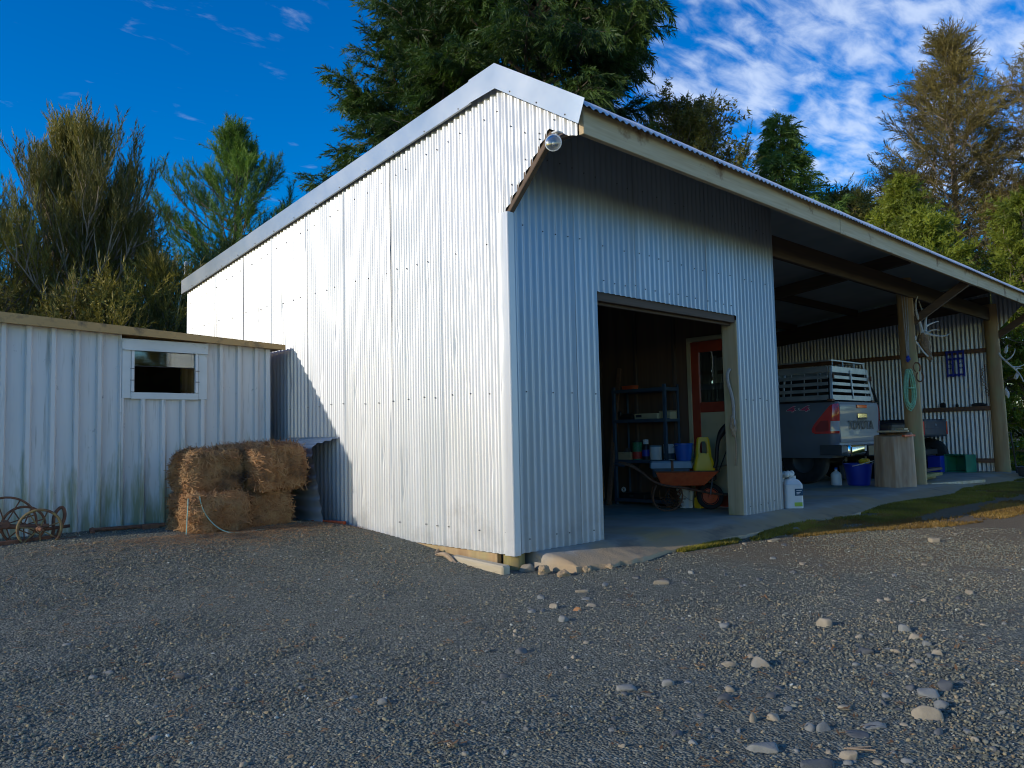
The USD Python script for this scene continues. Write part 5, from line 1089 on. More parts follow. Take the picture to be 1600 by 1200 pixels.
bkt = thing('blue_bucket', 'bright blue plastic bucket standing on the tool box', 'bucket', tuple(bar_pt(.28, -.02, .566)))
part(bkt, 'body', lathe([(0, 0), (.078, 0), (.083, .008), (.108, .185), (.114, .187), (.114, .20), (.103, .20), (.078, .012), (0, .012)], 32), M['blue_plastic'], 35)
part(bkt, 'handle', tube(spline([(-.108, 0, .185), (-.08, .09, .16), (0, .12, .15), (.08, .09, .16), (.108, 0, .185)], 16), .004, 6), M['alu'])
pw = thing('pressure_washer', 'yellow pressure washer with a loop handle standing in the wheelbarrow', 'pressure washer', tuple(bar_pt(.06, .02, .31)), ang_b)
body = to_man(loft([(.13, .10, -.08, .08, .04), (.15, .125, -.09, .09, .04), (.26, .105, -.08, .08, .04), (.30, .09, -.07, .07, .04), (.38, .085, -.05, .05, .03), (.50, .072, -.035, .035, .025), (.525, .055, -.03, .03, .02)])) - to_man(tf(loft([(.34, .035, -.3, .3, .02), (.36, .045, -.3, .3, .03), (.45, .035, -.3, .3, .02), (.475, .02, -.3, .3, .015)]), (0, 0, 0)))
part(pw, 'body', body, M['yellow'], 35); part(pw, 'base', bx(-.13, .13, -.09, .09, .02, .135, .02), M['black_plastic'])
nz = thing('black_nozzle', 'black spray handle with yellow trigger leaning behind the yellow washer', 'spray gun', tuple(bar_pt(-.05, .12, .0)), ang_b)
part(nz, 'barrel', tube(spline([(.0, 0, .48), (-.03, 0, .62), (-.05, 0, .78), (-.10, 0, .89), (-.19, 0, .98), (-.24, 0, 1.0)], 24), np.interp(np.linspace(0, 1, 24), [0, .5, .7, 1], [.022, .022, .042, .036]), 10), M['black_plastic'], 40)
part(nz, 'trigger', tube([(-.10, -.043, .86), (-.17, -.043, .935)], .016, 6), M['yellow'])
solo('thin_rod', 'thin dark metal rod leaning behind the yellow washer', 'rod', tube([bar_pt(-.10, .10, .45), bar_pt(-.26, .16, .86)], .007, 6), M['black_plastic'])
tool = thing('hand_tools', 'pale hand tools and scraps lying on the wheelbarrow front', 'tools', tuple(bar_pt(.02, -.06, .452)), ang_b)
for k, (a, b, rr__, m) in enumerate((((.14, -.12, .02), (.05, -.1, .03), .014, 'bone'), ((.12, -.15, .02), (-.02, -.16, .02), .010, 'alu'), ((-.05, -.08, .02), (-.30, -.02, .06), .009, 'rope_tan'), ((.18, -.1, .03), (.10, -.13, .08), .022, 'white_plastic'))): part(tool, 'tool', tube([a, b], rr__, 7), M[m])
ub = thing('paint_bucket', 'white paint bucket lying in shadow under the wheelbarrow', 'bucket', (3.84, 1.02, 0)); part(ub, 'body', lathe([(0, 0), (.085, 0), (.10, .20), (.107, .20), (.107, .225), (0, .225)], 28), M['white_plastic'], 35); part(ub, 'handle', tube(spline([(-.1, 0, .2), (-.09, -.08, .12), (0, -.12, .08), (.09, -.08, .12), (.1, 0, .2)], 14), .004, 6), M['alu'])
yb = thing('yellow_jug', 'yellow plastic jug on the floor behind the barrow wheel', 'jug', (3.90, .86, 0)); part(yb, 'body', loft([(0, .06, -.05, .05, .02), (.11, .06, -.05, .05, .02), (.15, .025, -.02, .02, .015)]), M['yellow'], 35); part(yb, 'cap', lathe([(0, .15), (.018, .15), (.018, .17), (0, .17)], 12), M['black_plastic'])
wr_ = thing('wire_tangle', 'dark wire tangle on the floor under the wheelbarrow', 'wire', (3.66, 1.08, 0.01))
q = rng_(4)
for k in range(6): part(wr_, 'wire', tube(spline(np.c_[q.uniform(-.15, .15, 5), q.uniform(-.18, .12, 5), np.abs(q.normal(.08, .09, 5))], 20), .005, 5), M['rust'], True)
sp = thing('strap', 'grey-brown strap with a metal buckle hanging on the door post', 'strap', (3.37, 0.075, 0.95))
part(sp, 'webbing', tube(spline([(.0, .01, .62), (-.012, .02, .60), (-.014, .0, .35), (-.012, -.01, .08), (-.02, .0, 0)], 24), .018, 6), M['rope_grey'], 40)
part(sp, 'buckle', tf(torus(.035, .007, 18, 6), (-.028, -.035, .03), math.pi / 2, 0, .5), M['alu'], True); part(sp, 'knot', blob(np.array([-.02, -.01, .0]), .035, .03, .09, 7), M['rope_tan'], True)
part(sp, 'tail', tube(spline([(-.015, -.02, -.05), (-.012, -.03, -.3), (-.012, -.015, -.42)], 10), .009, 6), M['rope_tan'], True)
rope_thing('rope_coil', 'tan rope hanging at the left edge of the doorway inside', (1.32, 0.30, 1.38), .12, .30, 5, 8, .008, 'rope_tan')

# ------------------------------------------------------------------ trees and shrubs
def unit(a): return a / (np.linalg.norm(a, axis=-1, keepdims=True) + 1e-12)
def blades(rows, seed):
    """Template of thin leaf faces: rows of (position, direction, length, width); diamonds of two triangles."""
    r = rng_(seed); T = []
    for p, d, L, w in rows:
        p, d = np.asarray(p, float), unit(np.asarray(d, float))
        s = unit(np.cross(d, r.normal(size=3)))
        a, b, c, e = p, p + d * L * .45 + s * w, p + d * L, p + d * L * .45 - s * w
        T += [(a, b, c), (a, c, e)]
    return np.array(T)
def needle_rows(rows, seed):
    r = rng_(seed); T = []
    for p, d, L, w in rows:
        p, d = np.asarray(p, float), unit(np.asarray(d, float)); s = unit(np.cross(d, r.normal(size=3)))
        T.append((p - s * w, p + s * w, p + d * L))
    return np.array(T)
def t_fan(k, seed, spread=.7, flat=.35):
    r = rng_(seed); rows = []
    for i in range(k):
        t = i / k; s = 1 if i % 2 else -1
        rows.append(((s * .02, 0, t * .75), (s * spread * r.uniform(.6, 1.2), flat * r.normal(), 1.0), r.uniform(.25, .45) * (1.15 - .5 * t), r.uniform(.028, .048)))
    rows.append(((0, 0, .6), (0, 0, 1), .4, .04))
    return needle_rows(rows, seed)
def t_brush(k, seed, ang=.8, L=(.22, .34), w=.012):
    r = rng_(seed); rows = []
    for i in range(k):
        t = (i + r.uniform()) / k; a = r.uniform(0, 2 * np.pi)
        rows.append(((0, 0, t * .85), (ang * np.cos(a), ang * np.sin(a), r.uniform(.5, 1.0)), r.uniform(*L), w))
    return needle_rows(rows, seed)
def t_leafy(k, seed, L=(.16, .28), w=(.05, .08)):
    r = rng_(seed); rows = []
    for i in range(k):
        rows.append(((r.normal() * .12, r.normal() * .12, r.uniform(0, .8)), (r.normal(), r.normal(), r.uniform(-.2, 1.2)), r.uniform(*L), r.uniform(*w)))
    return needle_rows(rows, seed)

def place(T, P, D, S, seed, droop=0.0):
    r = rng_(seed); n = len(P); D = unit(D)
    x = unit(np.cross(D, r.normal(size=(n, 3)))); y = np.cross(D, x)
    t = T.reshape(-1, 3)
    V = P[:, None] + S[:, None, None] * (t[None, :, :1] * x[:, None] + t[None, :, 1:2] * y[:, None] + t[None, :, 2:] * D[:, None])
    V[:, :, 2] -= droop * S[:, None] * np.clip(t[None, :, 2], 0, 2) ** 2
    V = V.reshape(-1, 3)
    return V, np.arange(len(V)).reshape(-1, 3)

def limb(p0, d0, L, lift, wob, r, n=7):
    pts, d = [np.asarray(p0, float)], unit(np.asarray(d0, float))
    for i in range(n - 1):
        d = unit(d + np.array([0, 0, lift / n]) + r.normal(size=3) * wob / math.sqrt(n))
        pts.append(pts[-1] + d * L / (n - 1))
    return np.array(pts)

def along(p, t):
    s = np.linspace(0, 1, len(p)); q = np.stack([np.interp(t, s, p[:, k]) for k in range(3)], -1)
    d = np.gradient(p, axis=0); return q, unit(np.stack([np.interp(t, s, d[:, k]) for k in range(3)], -1))

def tree(name, label, base, H, rad, seed, T, mat_leaf, mat_bark, r0=.18, nlimb=50, h0=.12, el=(5, 40), lift=.3, droop=.0, nsub=9, sublen=.35, spray=(.35, .55), nsp=5, tmin=.35, tips=True, wob=.35, cat='tree', group=None, tlean=(0, 0), subspread=1.0, sdown=.0, flatten=1.0, top_spray=True, subel=0.1, updir=0.0, keep=1.0):
    """A trunk with limbs, twigs and leaf sprays. rad(h) gives the crown radius at the height share h."""
    r = rng_(seed); base = np.asarray(base, float)
    zt = np.linspace(0, 1, 12)
    tr_pts = base + np.stack([tlean[0] * zt ** 1.3 + .12 * np.sin(zt * 5 + seed) * zt, tlean[1] * zt ** 1.3 + .12 * np.cos(zt * 4 + seed) * zt, zt * H * .98], -1)
    wood = [tube(tr_pts, np.maximum(r0 * (1 - zt) ** .8, .012), 9)]
    P, D, S = [], [], []
    for i in range(nlimb):
        h = h0 + (.985 - h0) * ((i + r.uniform()) / nlimb)
        Lb = rad(h) * r.uniform(.72, 1.12)
        if Lb < .12: continue
        az = i * 2.39996 + r.normal() * .35
        e = math.radians(np.interp(h, [h0, 1], el) + r.normal() * 7)
        p0, _ = along(tr_pts, np.array([h])); d0 = np.array([math.cos(az) * math.cos(e), math.sin(az) * math.cos(e) * flatten, math.sin(e)])
        pl = limb(p0[0], d0, Lb, lift, wob, r)
        wood.append(tube(pl, np.linspace(max(.012, r0 * .32 * (1 - h * .75)), .006, len(pl)), 5, False))
        ns = max(3, int(nsub * (.5 + Lb / max(rad(.35), .3) * .6)))
        ts = tmin + (1 - tmin) * (np.arange(ns) + r.uniform(0, 1, ns)) / ns
        q, dq = along(pl, ts)
        for k in range(ns):
            if r.uniform() > keep: continue
            sd = 1 if k % 2 else -1
            lat = unit(np.cross(dq[k], [0, 0, 1.0])) * sd
            ds = unit(dq[k] * r.uniform(.5, 1.0) + lat * subspread * r.uniform(.5, 1.1) + np.array([0, 0, subel + updir + r.normal() * .25]))
            Ls = sublen * Lb * (1.15 - .65 * ts[k]) * r.uniform(.6, 1.15) + spray[0] * .4
            ps = limb(q[k], ds, Ls, lift * .5 - droop, wob * .7, r, 5)
            if Ls > .5: wood.append(tube(ps, np.linspace(.014, .004, len(ps)), 3, False))
            m = max(2, int(nsp * (.5 + Ls * .8)))
            qs, dd = along(ps, (np.arange(m) + r.uniform(0, 1, m)) / m)
            P.append(qs); D.append(dd + r.normal(size=dd.shape) * .38 + np.array([0, 0, updir - sdown])); S.append(r.uniform(*spray, m))
        if tips:
            qs, dd = along(pl, np.array([.85, .93, 1.0])); P.append(qs); D.append(dd + r.normal(size=dd.shape) * .2 + np.array([0, 0, updir])); S.append(r.uniform(*spray, 3))
    if top_spray:
        qs, dd = along(tr_pts, np.linspace(.86, 1, 10)); P.append(qs); D.append(dd + r.normal(size=dd.shape) * .5); S.append(r.uniform(*spray, 10) * .7)
    P, D, S = np.vstack(P), np.vstack(D), np.concatenate(S)
    t = thing(name, label, cat, tuple(base), 0, group)
    half = len(P) // 2
    Ts = T if isinstance(T, list) else [T]
    idx = r.integers(0, len(Ts), len(P))
    leaves = cat_(*[place(Ts[k], P[idx == k] - base, D[idx == k], S[idx == k], seed + 50 + k, droop * .6) for k in range(len(Ts)) if (idx == k).any()])
    wv_, wf_ = cat_(*wood)
    part(t, 'trunk', (wv_ - base, wf_), mat_bark, 50)
    part(t, 'crown', leaves, mat_leaf)
    return t

M['l_cyp'] = leaf_mat('cypress_leaves', (0.016, 0.042, 0.010), (0.11, 0.175, 0.026), None, .22, .45)
M['l_man'] = leaf_mat('tea_tree_leaves', (0.085, 0.082, 0.020), (0.34, 0.28, 0.055), (0.38, 0.23, 0.12), .2, .6, .18)
M['l_pine'] = leaf_mat('pine_needles', (0.035, 0.085, 0.014), (0.17, 0.28, 0.035), (0.32, 0.30, 0.05), .22, .6, .12)
M['l_spr'] = leaf_mat('brown_spruce_needles', (0.085, 0.070, 0.022), (0.26, 0.205, 0.060), (0.32, 0.22, 0.08), .2, .4, .15)
M['l_gold'] = leaf_mat('golden_cypress_leaves', (0.09, 0.12, 0.014), (0.30, 0.34, 0.030), (0.42, 0.38, 0.06), .3, .55, .12)
M['l_olive'] = leaf_mat('olive_leaves', (0.075, 0.080, 0.018), (0.27, 0.24, 0.05), (0.42, 0.20, 0.045), .25, .6, .16)
M['l_con'] = leaf_mat('young_cypress_leaves', (0.05, 0.10, 0.022), (0.19, 0.29, 0.05), None, .22, .5)
M['l_shrub'] = leaf_mat('bank_shrub_leaves', (0.12, 0.105, 0.022), (0.42, 0.33, 0.05), (0.44, 0.25, 0.09), .2, .8, .14)
M['l_green'] = leaf_mat('shady_shrub_leaves', (0.05, 0.075, 0.02), (0.17, 0.20, 0.04), None, .22, .7)

def gpt(x, y, dz=-.1): return (x, y, float(gz(x, y)) + dz)
SMALL, FINE = t_leafy(16, 15, (.09, .17), (.022, .036)), t_brush(22, 16, .7, (.12, .22), .015)
TUFT, TUFT2 = t_brush(40, 6, .75, (.22, .36), .016), t_brush(34, 7, .6, (.22, .36), .016)
FAN, FAN2, BR, PLUME, LEAFY = t_fan(15, 1), t_fan(13, 2, .9, .5), t_brush(20, 3, .8, (.22, .34), .017), t_brush(22, 4, .42, (.16, .30), .017), t_leafy(14, 5)
# the two big dark cypresses behind the ridge
tree('cypress_tree', 'huge dark green cypress rising behind the tin shed, left of the two', gpt(11.3, 13.6), 18.5, lambda h: float(np.interp(h, [0, .15, .3, .42, .55, .7, .9, 1], [4.4, 5.3, 5.2, 4.3, 3.4, 3.1, 1.8, .2])), 21, [FAN, FAN2], M['l_cyp'], M['bark'], r0=.42, nlimb=165, h0=.10, el=(-8, 40), lift=.18, droop=.40, nsub=15, sublen=.33, spray=(.38, .66), nsp=9, tmin=.30, sdown=.15)
tree('cypress_tree', 'huge dark green cypress with drooping sprays behind the shed ridge, right of the two', gpt(11.9, 10.7), 17.0, lambda h: float(np.interp(h, [0, .2, .35, .5, .65, .8, .9, 1], [3.2, 3.7, 4.1, 4.2, 3.9, 3.2, 2.0, .2])), 22, [FAN, FAN2], M['l_cyp'], M['bark'], r0=.40, nlimb=155, h0=.14, el=(-8, 36), lift=.12, droop=.55, nsub=15, sublen=.33, spray=(.38, .66), nsp=9, tmin=.30, sdown=.35)
# tea tree over the low shed
tree('tea_tree', 'tall feathery olive-brown tea tree with upright plumes behind the low shed', gpt(-0.35, 10.4), 4.9, lambda h: float(np.interp(h, [0, .15, .35, .6, .85, 1], [2.6, 2.7, 2.5, 2.1, 1.3, .6])), 23, [PLUME], M['l_man'], M['bark_pale'], r0=.13, nlimb=120, h0=.04, el=(24, 74), lift=.42, droop=-.22, nsub=14, sublen=.36, spray=(.26, .46), nsp=6, tmin=.22, wob=.3, subspread=.6, updir=.65, subel=.45)
# young pine left of the gable
tree('pine_tree', 'young green pine with upswept branches behind the left end of the roof', gpt(4.05, 13.8), 8.45 + .1 - float(gz(4.05, 13.8)), lambda h: float(np.interp(h, [0, .2, .45, .65, .82, .93, 1], [2.1, 2.25, 1.85, 1.15, .6, .35, .12])), 24, [TUFT, TUFT2], M['l_pine'], M['bark'], r0=.12, nlimb=78, h0=.05, el=(2, 56), lift=.62, droop=-.20, nsub=9, sublen=.26, spray=(.26, .42), nsp=5, tmin=.28, wob=.2, subspread=.8, updir=.30)
# olive-coloured tree right of the ridge, and a bare-tipped sapling in it
tree('olive_tree', 'rust-tipped olive green tree just right of the shed ridge', gpt(14.9, 8.0), 10.0, lambda h: float(np.interp(h, [0, .4, .7, .88, 1], [1.8, 2.5, 2.6, 1.8, .5])), 25, [LEAFY, PLUME], M['l_olive'], M['bark'], r0=.16, nlimb=105, h0=.22, el=(5, 60), lift=.35, droop=.1, nsub=13, sublen=.40, spray=(.32, .55), nsp=5, tmin=.25, updir=.2)
tree('sapling', 'thin sapling with sparse leaves at the right of the olive green tree', gpt(15.6, 7.6), 9.3, lambda h: float(np.interp(h, [0, .6, .8, 1], [.6, 1.3, 1.6, .7])), 26, [t_leafy(5, 9, (.2, .34), (.05, .08))], M['l_olive'], M['bark'], r0=.07, nlimb=26, h0=.5, el=(30, 70), lift=.4, nsub=5, sublen=.40, spray=(.22, .36), nsp=3, tmin=.4)
tree('young_conifer', 'small green conifer with drooping branch tips above the middle of the roof', gpt(17.4, 6.2), 10.6, lambda h: float(np.interp(h, [0, .5, .7, .85, 1], [2.4, 2.4, 1.5, .65, .10])), 27, [FAN, FAN2], M['l_con'], M['bark'], r0=.15, nlimb=110, h0=.2, el=(8, 46), lift=.05, droop=.55, nsub=10, sublen=.33, spray=(.34, .55), nsp=6, tmin=.25, sdown=.3)
tree('roadside_shrub', 'dull green bushy tree low behind the roof, right of the small conifer', gpt(19.9, 5.4), 8.0, lambda h: float(np.interp(h, [0, .5, .8, 1], [1.8, 2.4, 1.9, .5])), 28, [PLUME, LEAFY], M['l_olive'], M['bark'], r0=.12, nlimb=70, h0=.25, el=(20, 70), lift=.4, nsub=10, sublen=.4, spray=(.35, .6), nsp=6, tmin=.3, updir=.4)
# the brown spruces at the right
tree('spruce_tree', 'tall brownish spruce with a spiky top at the right, the nearer and taller one', gpt(24.0, 3.5), 14.3, lambda h: float(np.interp(h, [0, .2, .5, .75, .92, 1], [3.8, 4.2, 3.4, 1.9, .65, .1])), 29, [BR, PLUME], M['l_spr'], M['bark_pale'], r0=.2, nlimb=135, h0=.08, el=(6, 50), lift=.3, droop=.05, nsub=11, sublen=.36, spray=(.50, .84), nsp=5, tmin=.16, subspread=.9)
tree('spruce_tree', 'bushier brown spruce behind, reaching the right edge of the view', gpt(25.4, 0.9), 13.8, lambda h: float(np.interp(h, [0, .3, .6, .85, 1], [4.0, 4.2, 3.3, 1.7, .2])), 30, [BR, PLUME], M['l_spr'], M['bark_pale'], r0=.2, nlimb=115, h0=.08, el=(6, 46), lift=.25, droop=.12, nsub=12, sublen=.34, spray=(.38, .62), nsp=6, tmin=.16)
tree('spruce_tree', 'spruce whose dark outer boughs hang into the top right corner', gpt(20.3, -2.6), 16.5, lambda h: float(np.interp(h, [0, .3, .6, .85, 1], [1.2, 1.6, 3.0, 2.4, .4])), 31, [BR, PLUME], M['l_spr'], M['bark'], r0=.22, nlimb=60, h0=.45, el=(0, 40), lift=.2, droop=.3, nsub=9, sublen=.32, spray=(.36, .6), nsp=4, tmin=.2)
# golden cypresses by the end wall
gold = [(15.4, 1.9, 6.0, 1.9, 'yellow-green golden cypress close behind the roof end, with bare stems showing'), (17.2, 0.2, 6.4, 2.1, 'bright yellow-green golden cypress beyond the far pole'), (16.9, 2.8, 7.4, 2.0, 'tallest golden cypress, in front of the brown spruces'), (19.0, -1.6, 5.8, 2.3, 'golden cypress at the right edge behind the grey bucket')]
for k, (x, y, H, R__, lab) in enumerate(gold):
    tree('golden_cypress', lab, gpt(x, y), H, lambda h, R__=R__: R__ * float(np.interp(h, [0, .15, .5, .8, 1], [.8, 1.0, .95, .6, .12])), 40 + k, [FAN, LEAFY], M['l_gold'] if k else M['l_gold'], M['bark_pale'], r0=.14, nlimb=95, h0=.05, el=(10, 65), lift=.35, droop=.05, nsub=11, sublen=.36, spray=(.26, .44), nsp=5, tmin=.30)
# the tree belt on the other side of the yard, which the metal and the pickup mirror
TREES = {}
for p in list(stage.GetPrimAtPath('/World').GetChildren()):
    if p.GetName().split('_0')[0] in ('golden_cypress', 'olive_tree', 'roadside_shrub', 'cypress_tree'): TREES[p.GetName()] = UsdGeom.Xform(p)
r = rng_(90)
belt = ['olive_tree', 'golden_cypress_002', 'roadside_shrub', 'golden_cypress_001', 'olive_tree', 'golden_cypress', 'olive_tree', 'roadside_shrub', 'golden_cypress_003', 'olive_tree', 'golden_cypress_002', 'roadside_shrub', 'olive_tree']
where = ['behind the viewer at the road', 'second along the far side of the yard', 'third along the far side of the yard', 'fourth along the far side of the yard', 'fifth along the far side of the yard', 'sixth along the far side of the yard', 'seventh along the far side of the yard', 'eighth along the far side of the yard', 'ninth along the far side of the yard', 'tenth along the far side of the yard', 'eleventh along the far side of the yard', 'twelfth along the far side of the yard', 'last, at the far end across the yard']
for k, nm in enumerate(belt):
    x, y = -16 + 4.2 * k + r.uniform(-1, 1), -36 + r.uniform(-4, 4) - .12 * k
    copy_of(TREES[nm], gpt(x, y), r.uniform(0, 360), 'tree in the belt across the yard, ' + where[k], 'trees across the yard')
# shrubs on the bank at the left
shr = [(-3.6, 10.2, 4.5, 2.1, 'l_shrub', 'mustard-brown shrub on the bank at the far left edge'), (-1.9, 9.4, 3.6, 1.9, 'l_shrub', 'feathery yellow-brown shrub left of the tea tree'), (0.7, 9.0, 3.4, 1.6, 'l_shrub', 'brownish shrub directly right of the tea tree trunk'), (1.9, 9.6, 3.3, 1.5, 'l_green', 'dark green shrub between the tea tree and the tall white wall'), (2.9, 9.0, 3.2, 1.4, 'l_green', 'dark shrub close against the back corner of the tall white wall'), (-0.6, 8.3, 2.7, 1.5, 'l_shrub', 'low olive shrub just above the roof edge under the tea tree'), (-3.2, 8.2, 2.6, 1.5, 'l_green', 'low green shrub above the left end of the low shed roof'), (1.1, 11.9, 3.0, 1.6, 'l_shrub', 'tawny shrub higher up the bank beside the fence posts'), (3.0, 11.5, 2.6, 1.5, 'l_green', 'green shrub on the bank below the young pine'), (1.9, 7.7, 2.6, 1.2, 'l_green', 'small dark shrub in the gap behind the low shed')]
for k, (x, y, H, R__, ml, lab) in enumerate(shr):
    tree('shrub', lab, gpt(x, y), H, lambda h, R__=R__: R__ * float(np.interp(h, [0, .3, .7, 1], [.7, 1.0, .85, .25])), 60 + k, [PLUME, SMALL] if k % 2 else [PLUME, PLUME, FINE], M[ml], M['bark'], r0=.06, nlimb=42, h0=.05, el=(25, 75), lift=.45, droop=-.05, nsub=9, sublen=.42, spray=(.26, .46), nsp=5, tmin=.25, cat='shrub', updir=.35)
tree('bare_shrub', 'thin nearly bare twiggy shrub standing against the sky left of the pine', gpt(1.2, 12.6), 3.9, lambda h: float(np.interp(h, [0, .5, 1], [.6, 1.2, .5])), 80, [t_brush(8, 9, .5, (.1, .2), .012)], M['l_man'], M['bark'], r0=.04, nlimb=26, h0=.1, el=(50, 78), lift=.5, nsub=7, sublen=.45, spray=(.2, .36), nsp=2, tmin=.25, cat='shrub', updir=.5)
# fence posts on the bank
for k, (x, y, zt, lab) in enumerate(((2.0, 13.1, 5.06, 'pale fence post on the bank against the sky, the left one'), (2.5, 12.8, 4.86, 'pale fence post on the bank close to the tall white wall'))):
    t = thing('fence_post', lab, 'fence post', (x, y, float(gz(x, y)) - .2)); h = zt - float(gz(x, y)) + .2
    part(t, 'post', bx(-.04, .04, -.03, .03, 0, h, .008), M['white_paint']); part(t, 'cap', lathe([(0, h), (.035, h), (.02, h + .03), (0, h + .03)], 10), M['white_paint'])

# ------------------------------------------------------------------ gravel, stones, moss, leaf litter
def pebble(seed, sub=1, flat=.6, ang=.5):
    m = trimesh.creation.icosphere(sub); v = np.array(m.vertices); r = rng_(seed)
    v = v * (1 + ang * (meshkit.noise(v * 1.3 + seed * 3.3, seed)[:, None] - .5) * 1.6)
    v = v * np.array([1, r.uniform(.6, .95), flat * r.uniform(.75, 1.15)])
    return v, np.array(m.faces)
stone_ramp = {'ramp': [(0.0, (0.0816, 0.0821, 0.0617)), (.45, (0.1530, 0.1523, 0.1147)), (.74, (0.2142, 0.2106, 0.1548)), (.84, (0.2550, 0.2214, 0.1323)), (.93, (0.3060, 0.2538, 0.1470)), (.975, (0.3060, 0.2052, 0.0980)), (.99, (0.3264, 0.2916, 0.1960)), (1.0, (0.4692, 0.4860, 0.4214))]}
M['pebble'] = usdkit.material(stage, LK + 'gravel_stone', {'o': ('object_info', {}), 'r': ('rgb_ramp', stone_ramp), 'p': ('principled_bsdf', {'roughness': .8, 'specular_ior_level': .35})}, [('o.random', 'r.fac'), ('r.color', 'p.base_color')], surface='p.BSDF')
M['stone_grey'] = pm('grey_stone', (0.15, 0.155, 0.145), (0.23, 0.23, 0.205), scale=12, rough=.85, bump=.4, bscale=60, dist=.004, c3=(0.24, 0.23, 0.20), s3=9)
M['stone_tan'] = pm('tan_stone', (0.24, 0.20, 0.14), (0.34, 0.285, 0.20), scale=12, rough=.85, bump=.4, bscale=60, dist=.004, c3=(0.20, 0.19, 0.16), s3=9)
M['stone_dark'] = pm('dark_stone', (0.075, 0.078, 0.078), (0.12, 0.122, 0.118), scale=12, rough=.8, bump=.3, bscale=60, dist=.004)
M['stone_orange'] = pm('orange_stone', (0.32, 0.15, 0.055), (0.40, 0.20, 0.08), scale=18, rough=.85, bump=.3, bscale=60, dist=.004)

r = rng_(2024)
N = 250000
rho = 1.6 + 7.6 * r.uniform(0, 1, N) ** .85
th_ = YAW + r.uniform(-.86, .86, N)
px_, py_ = CX + rho * np.cos(th_), CY + rho * np.sin(th_)
ok = ~((px_ > -.02) & (py_ > np.interp(px_, XE, YE) - .02)) & ~((py_ > 3.45) & (px_ < -.2)) & (py_ < 3.6)
clus = ss(.28, .72, meshkit.fbm(np.stack([px_ * .55 + py_ * .3, py_ * 1.3 - px_ * .5, 0 * px_], -1), 3, 12))
ok &= r.uniform(0, 1, N) < .22 + .85 * clus
px_, py_, rho = px_[ok], py_[ok], rho[ok]; n = len(px_)
size = np.exp(r.normal(math.log(.0035), .34, n)) * (1 + .05 * rho)
size = np.clip(size, .002, .010)
pi = UsdGeom.PointInstancer.Define(stage, '/World/gravel')
UsdGeom.Scope.Define(stage, '/World/gravel/prototypes')
for k in range(6):
    usdkit.mesh(stage, f'/World/gravel/prototypes/pebble_{k:03d}', pebble(300 + k, 1, .7, .7), M['pebble'])
pi.CreatePrototypesRel().SetTargets([Sdf.Path(f'/World/gravel/prototypes/pebble_{k:03d}') for k in range(6)])
pi.CreateProtoIndicesAttr(Vt.IntArray.FromNumpy(r.integers(0, 6, n).astype(np.int32)))
pz = gz(px_, py_) + size * .25
pi.CreatePositionsAttr(Vt.Vec3fArray.FromNumpy(np.stack([px_, py_, pz], -1).astype(np.float32)))
pi.CreateScalesAttr(Vt.Vec3fArray.FromNumpy(np.repeat(size[:, None], 3, 1).astype(np.float32)))
a = r.uniform(0, 2 * np.pi, n); tl = r.normal(0, .25, (n, 2))
quat = np.stack([np.cos(a / 2), tl[:, 0] * .5, tl[:, 1] * .5, np.sin(a / 2)], -1); quat /= np.linalg.norm(quat, axis=1, keepdims=True)
pi.CreateOrientationsAttr([Gf.Quath(*map(float, q)) for q in quat])
tag(pi, 'loose dark grey gravel covering the yard', 'gravel', kind='stuff')

def on_ground(u, v, h=None):
    """Where the view line through a reference picture point meets the yard."""
    d = F_ * FPX + R_ * (u - 800) + U_ * (600 - v); z_ = -.13
    for _ in range(6):
        t = (z_ - CZ) / d[2]; x, y = CX + d[0] * t, CY + d[1] * t; z_ = float(gz(x, y))
    return x, y, z_
def stone(label, u, v, w, hgt, dep, seed, m, rz, group=None, ang=.75):
    x, y, z_ = on_ground(u, v)
    rs = rng_(seed)
    pts = unit(rs.normal(size=(int(rs.integers(13, 24)), 3))); pts = np.sign(pts) * np.abs(pts) ** rs.uniform(.55, .85, 3); pts *= rs.uniform(.78, 1.05, (len(pts), 1))
    hm = trimesh.convex.convex_hull(pts)
    hm = trimesh.remesh.subdivide_loop(hm.vertices, hm.faces, 1) if w < .05 else (hm.subdivide().subdivide().vertices, hm.subdivide().subdivide().faces)
    vv, ff = np.array(hm[0]), np.array(hm[1])
    if w >= .05:
        tm = trimesh.Trimesh(vv, ff, process=True); trimesh.smoothing.filter_taubin(tm, iterations=5); vv, ff = np.array(tm.vertices), np.array(tm.faces)
    vv = vv / np.abs(vv).max(0)
    vv = vv * (1 + .09 * (meshkit.fbm(vv * 4 + seed, 3, seed)[:, None] - .5)) * np.array([w / 2, dep / 2, hgt * .62])
    vv[:, 2] = np.maximum(vv[:, 2], -hgt * .3)
    M_ = trimesh.transformations.euler_matrix(0, 0, math.radians(rz - 44))[:3, :3]
    return solo('stone', label, 'stone', (vv @ M_.T, ff), M[m], (x, y, z_ + hgt * .03), 40, group)
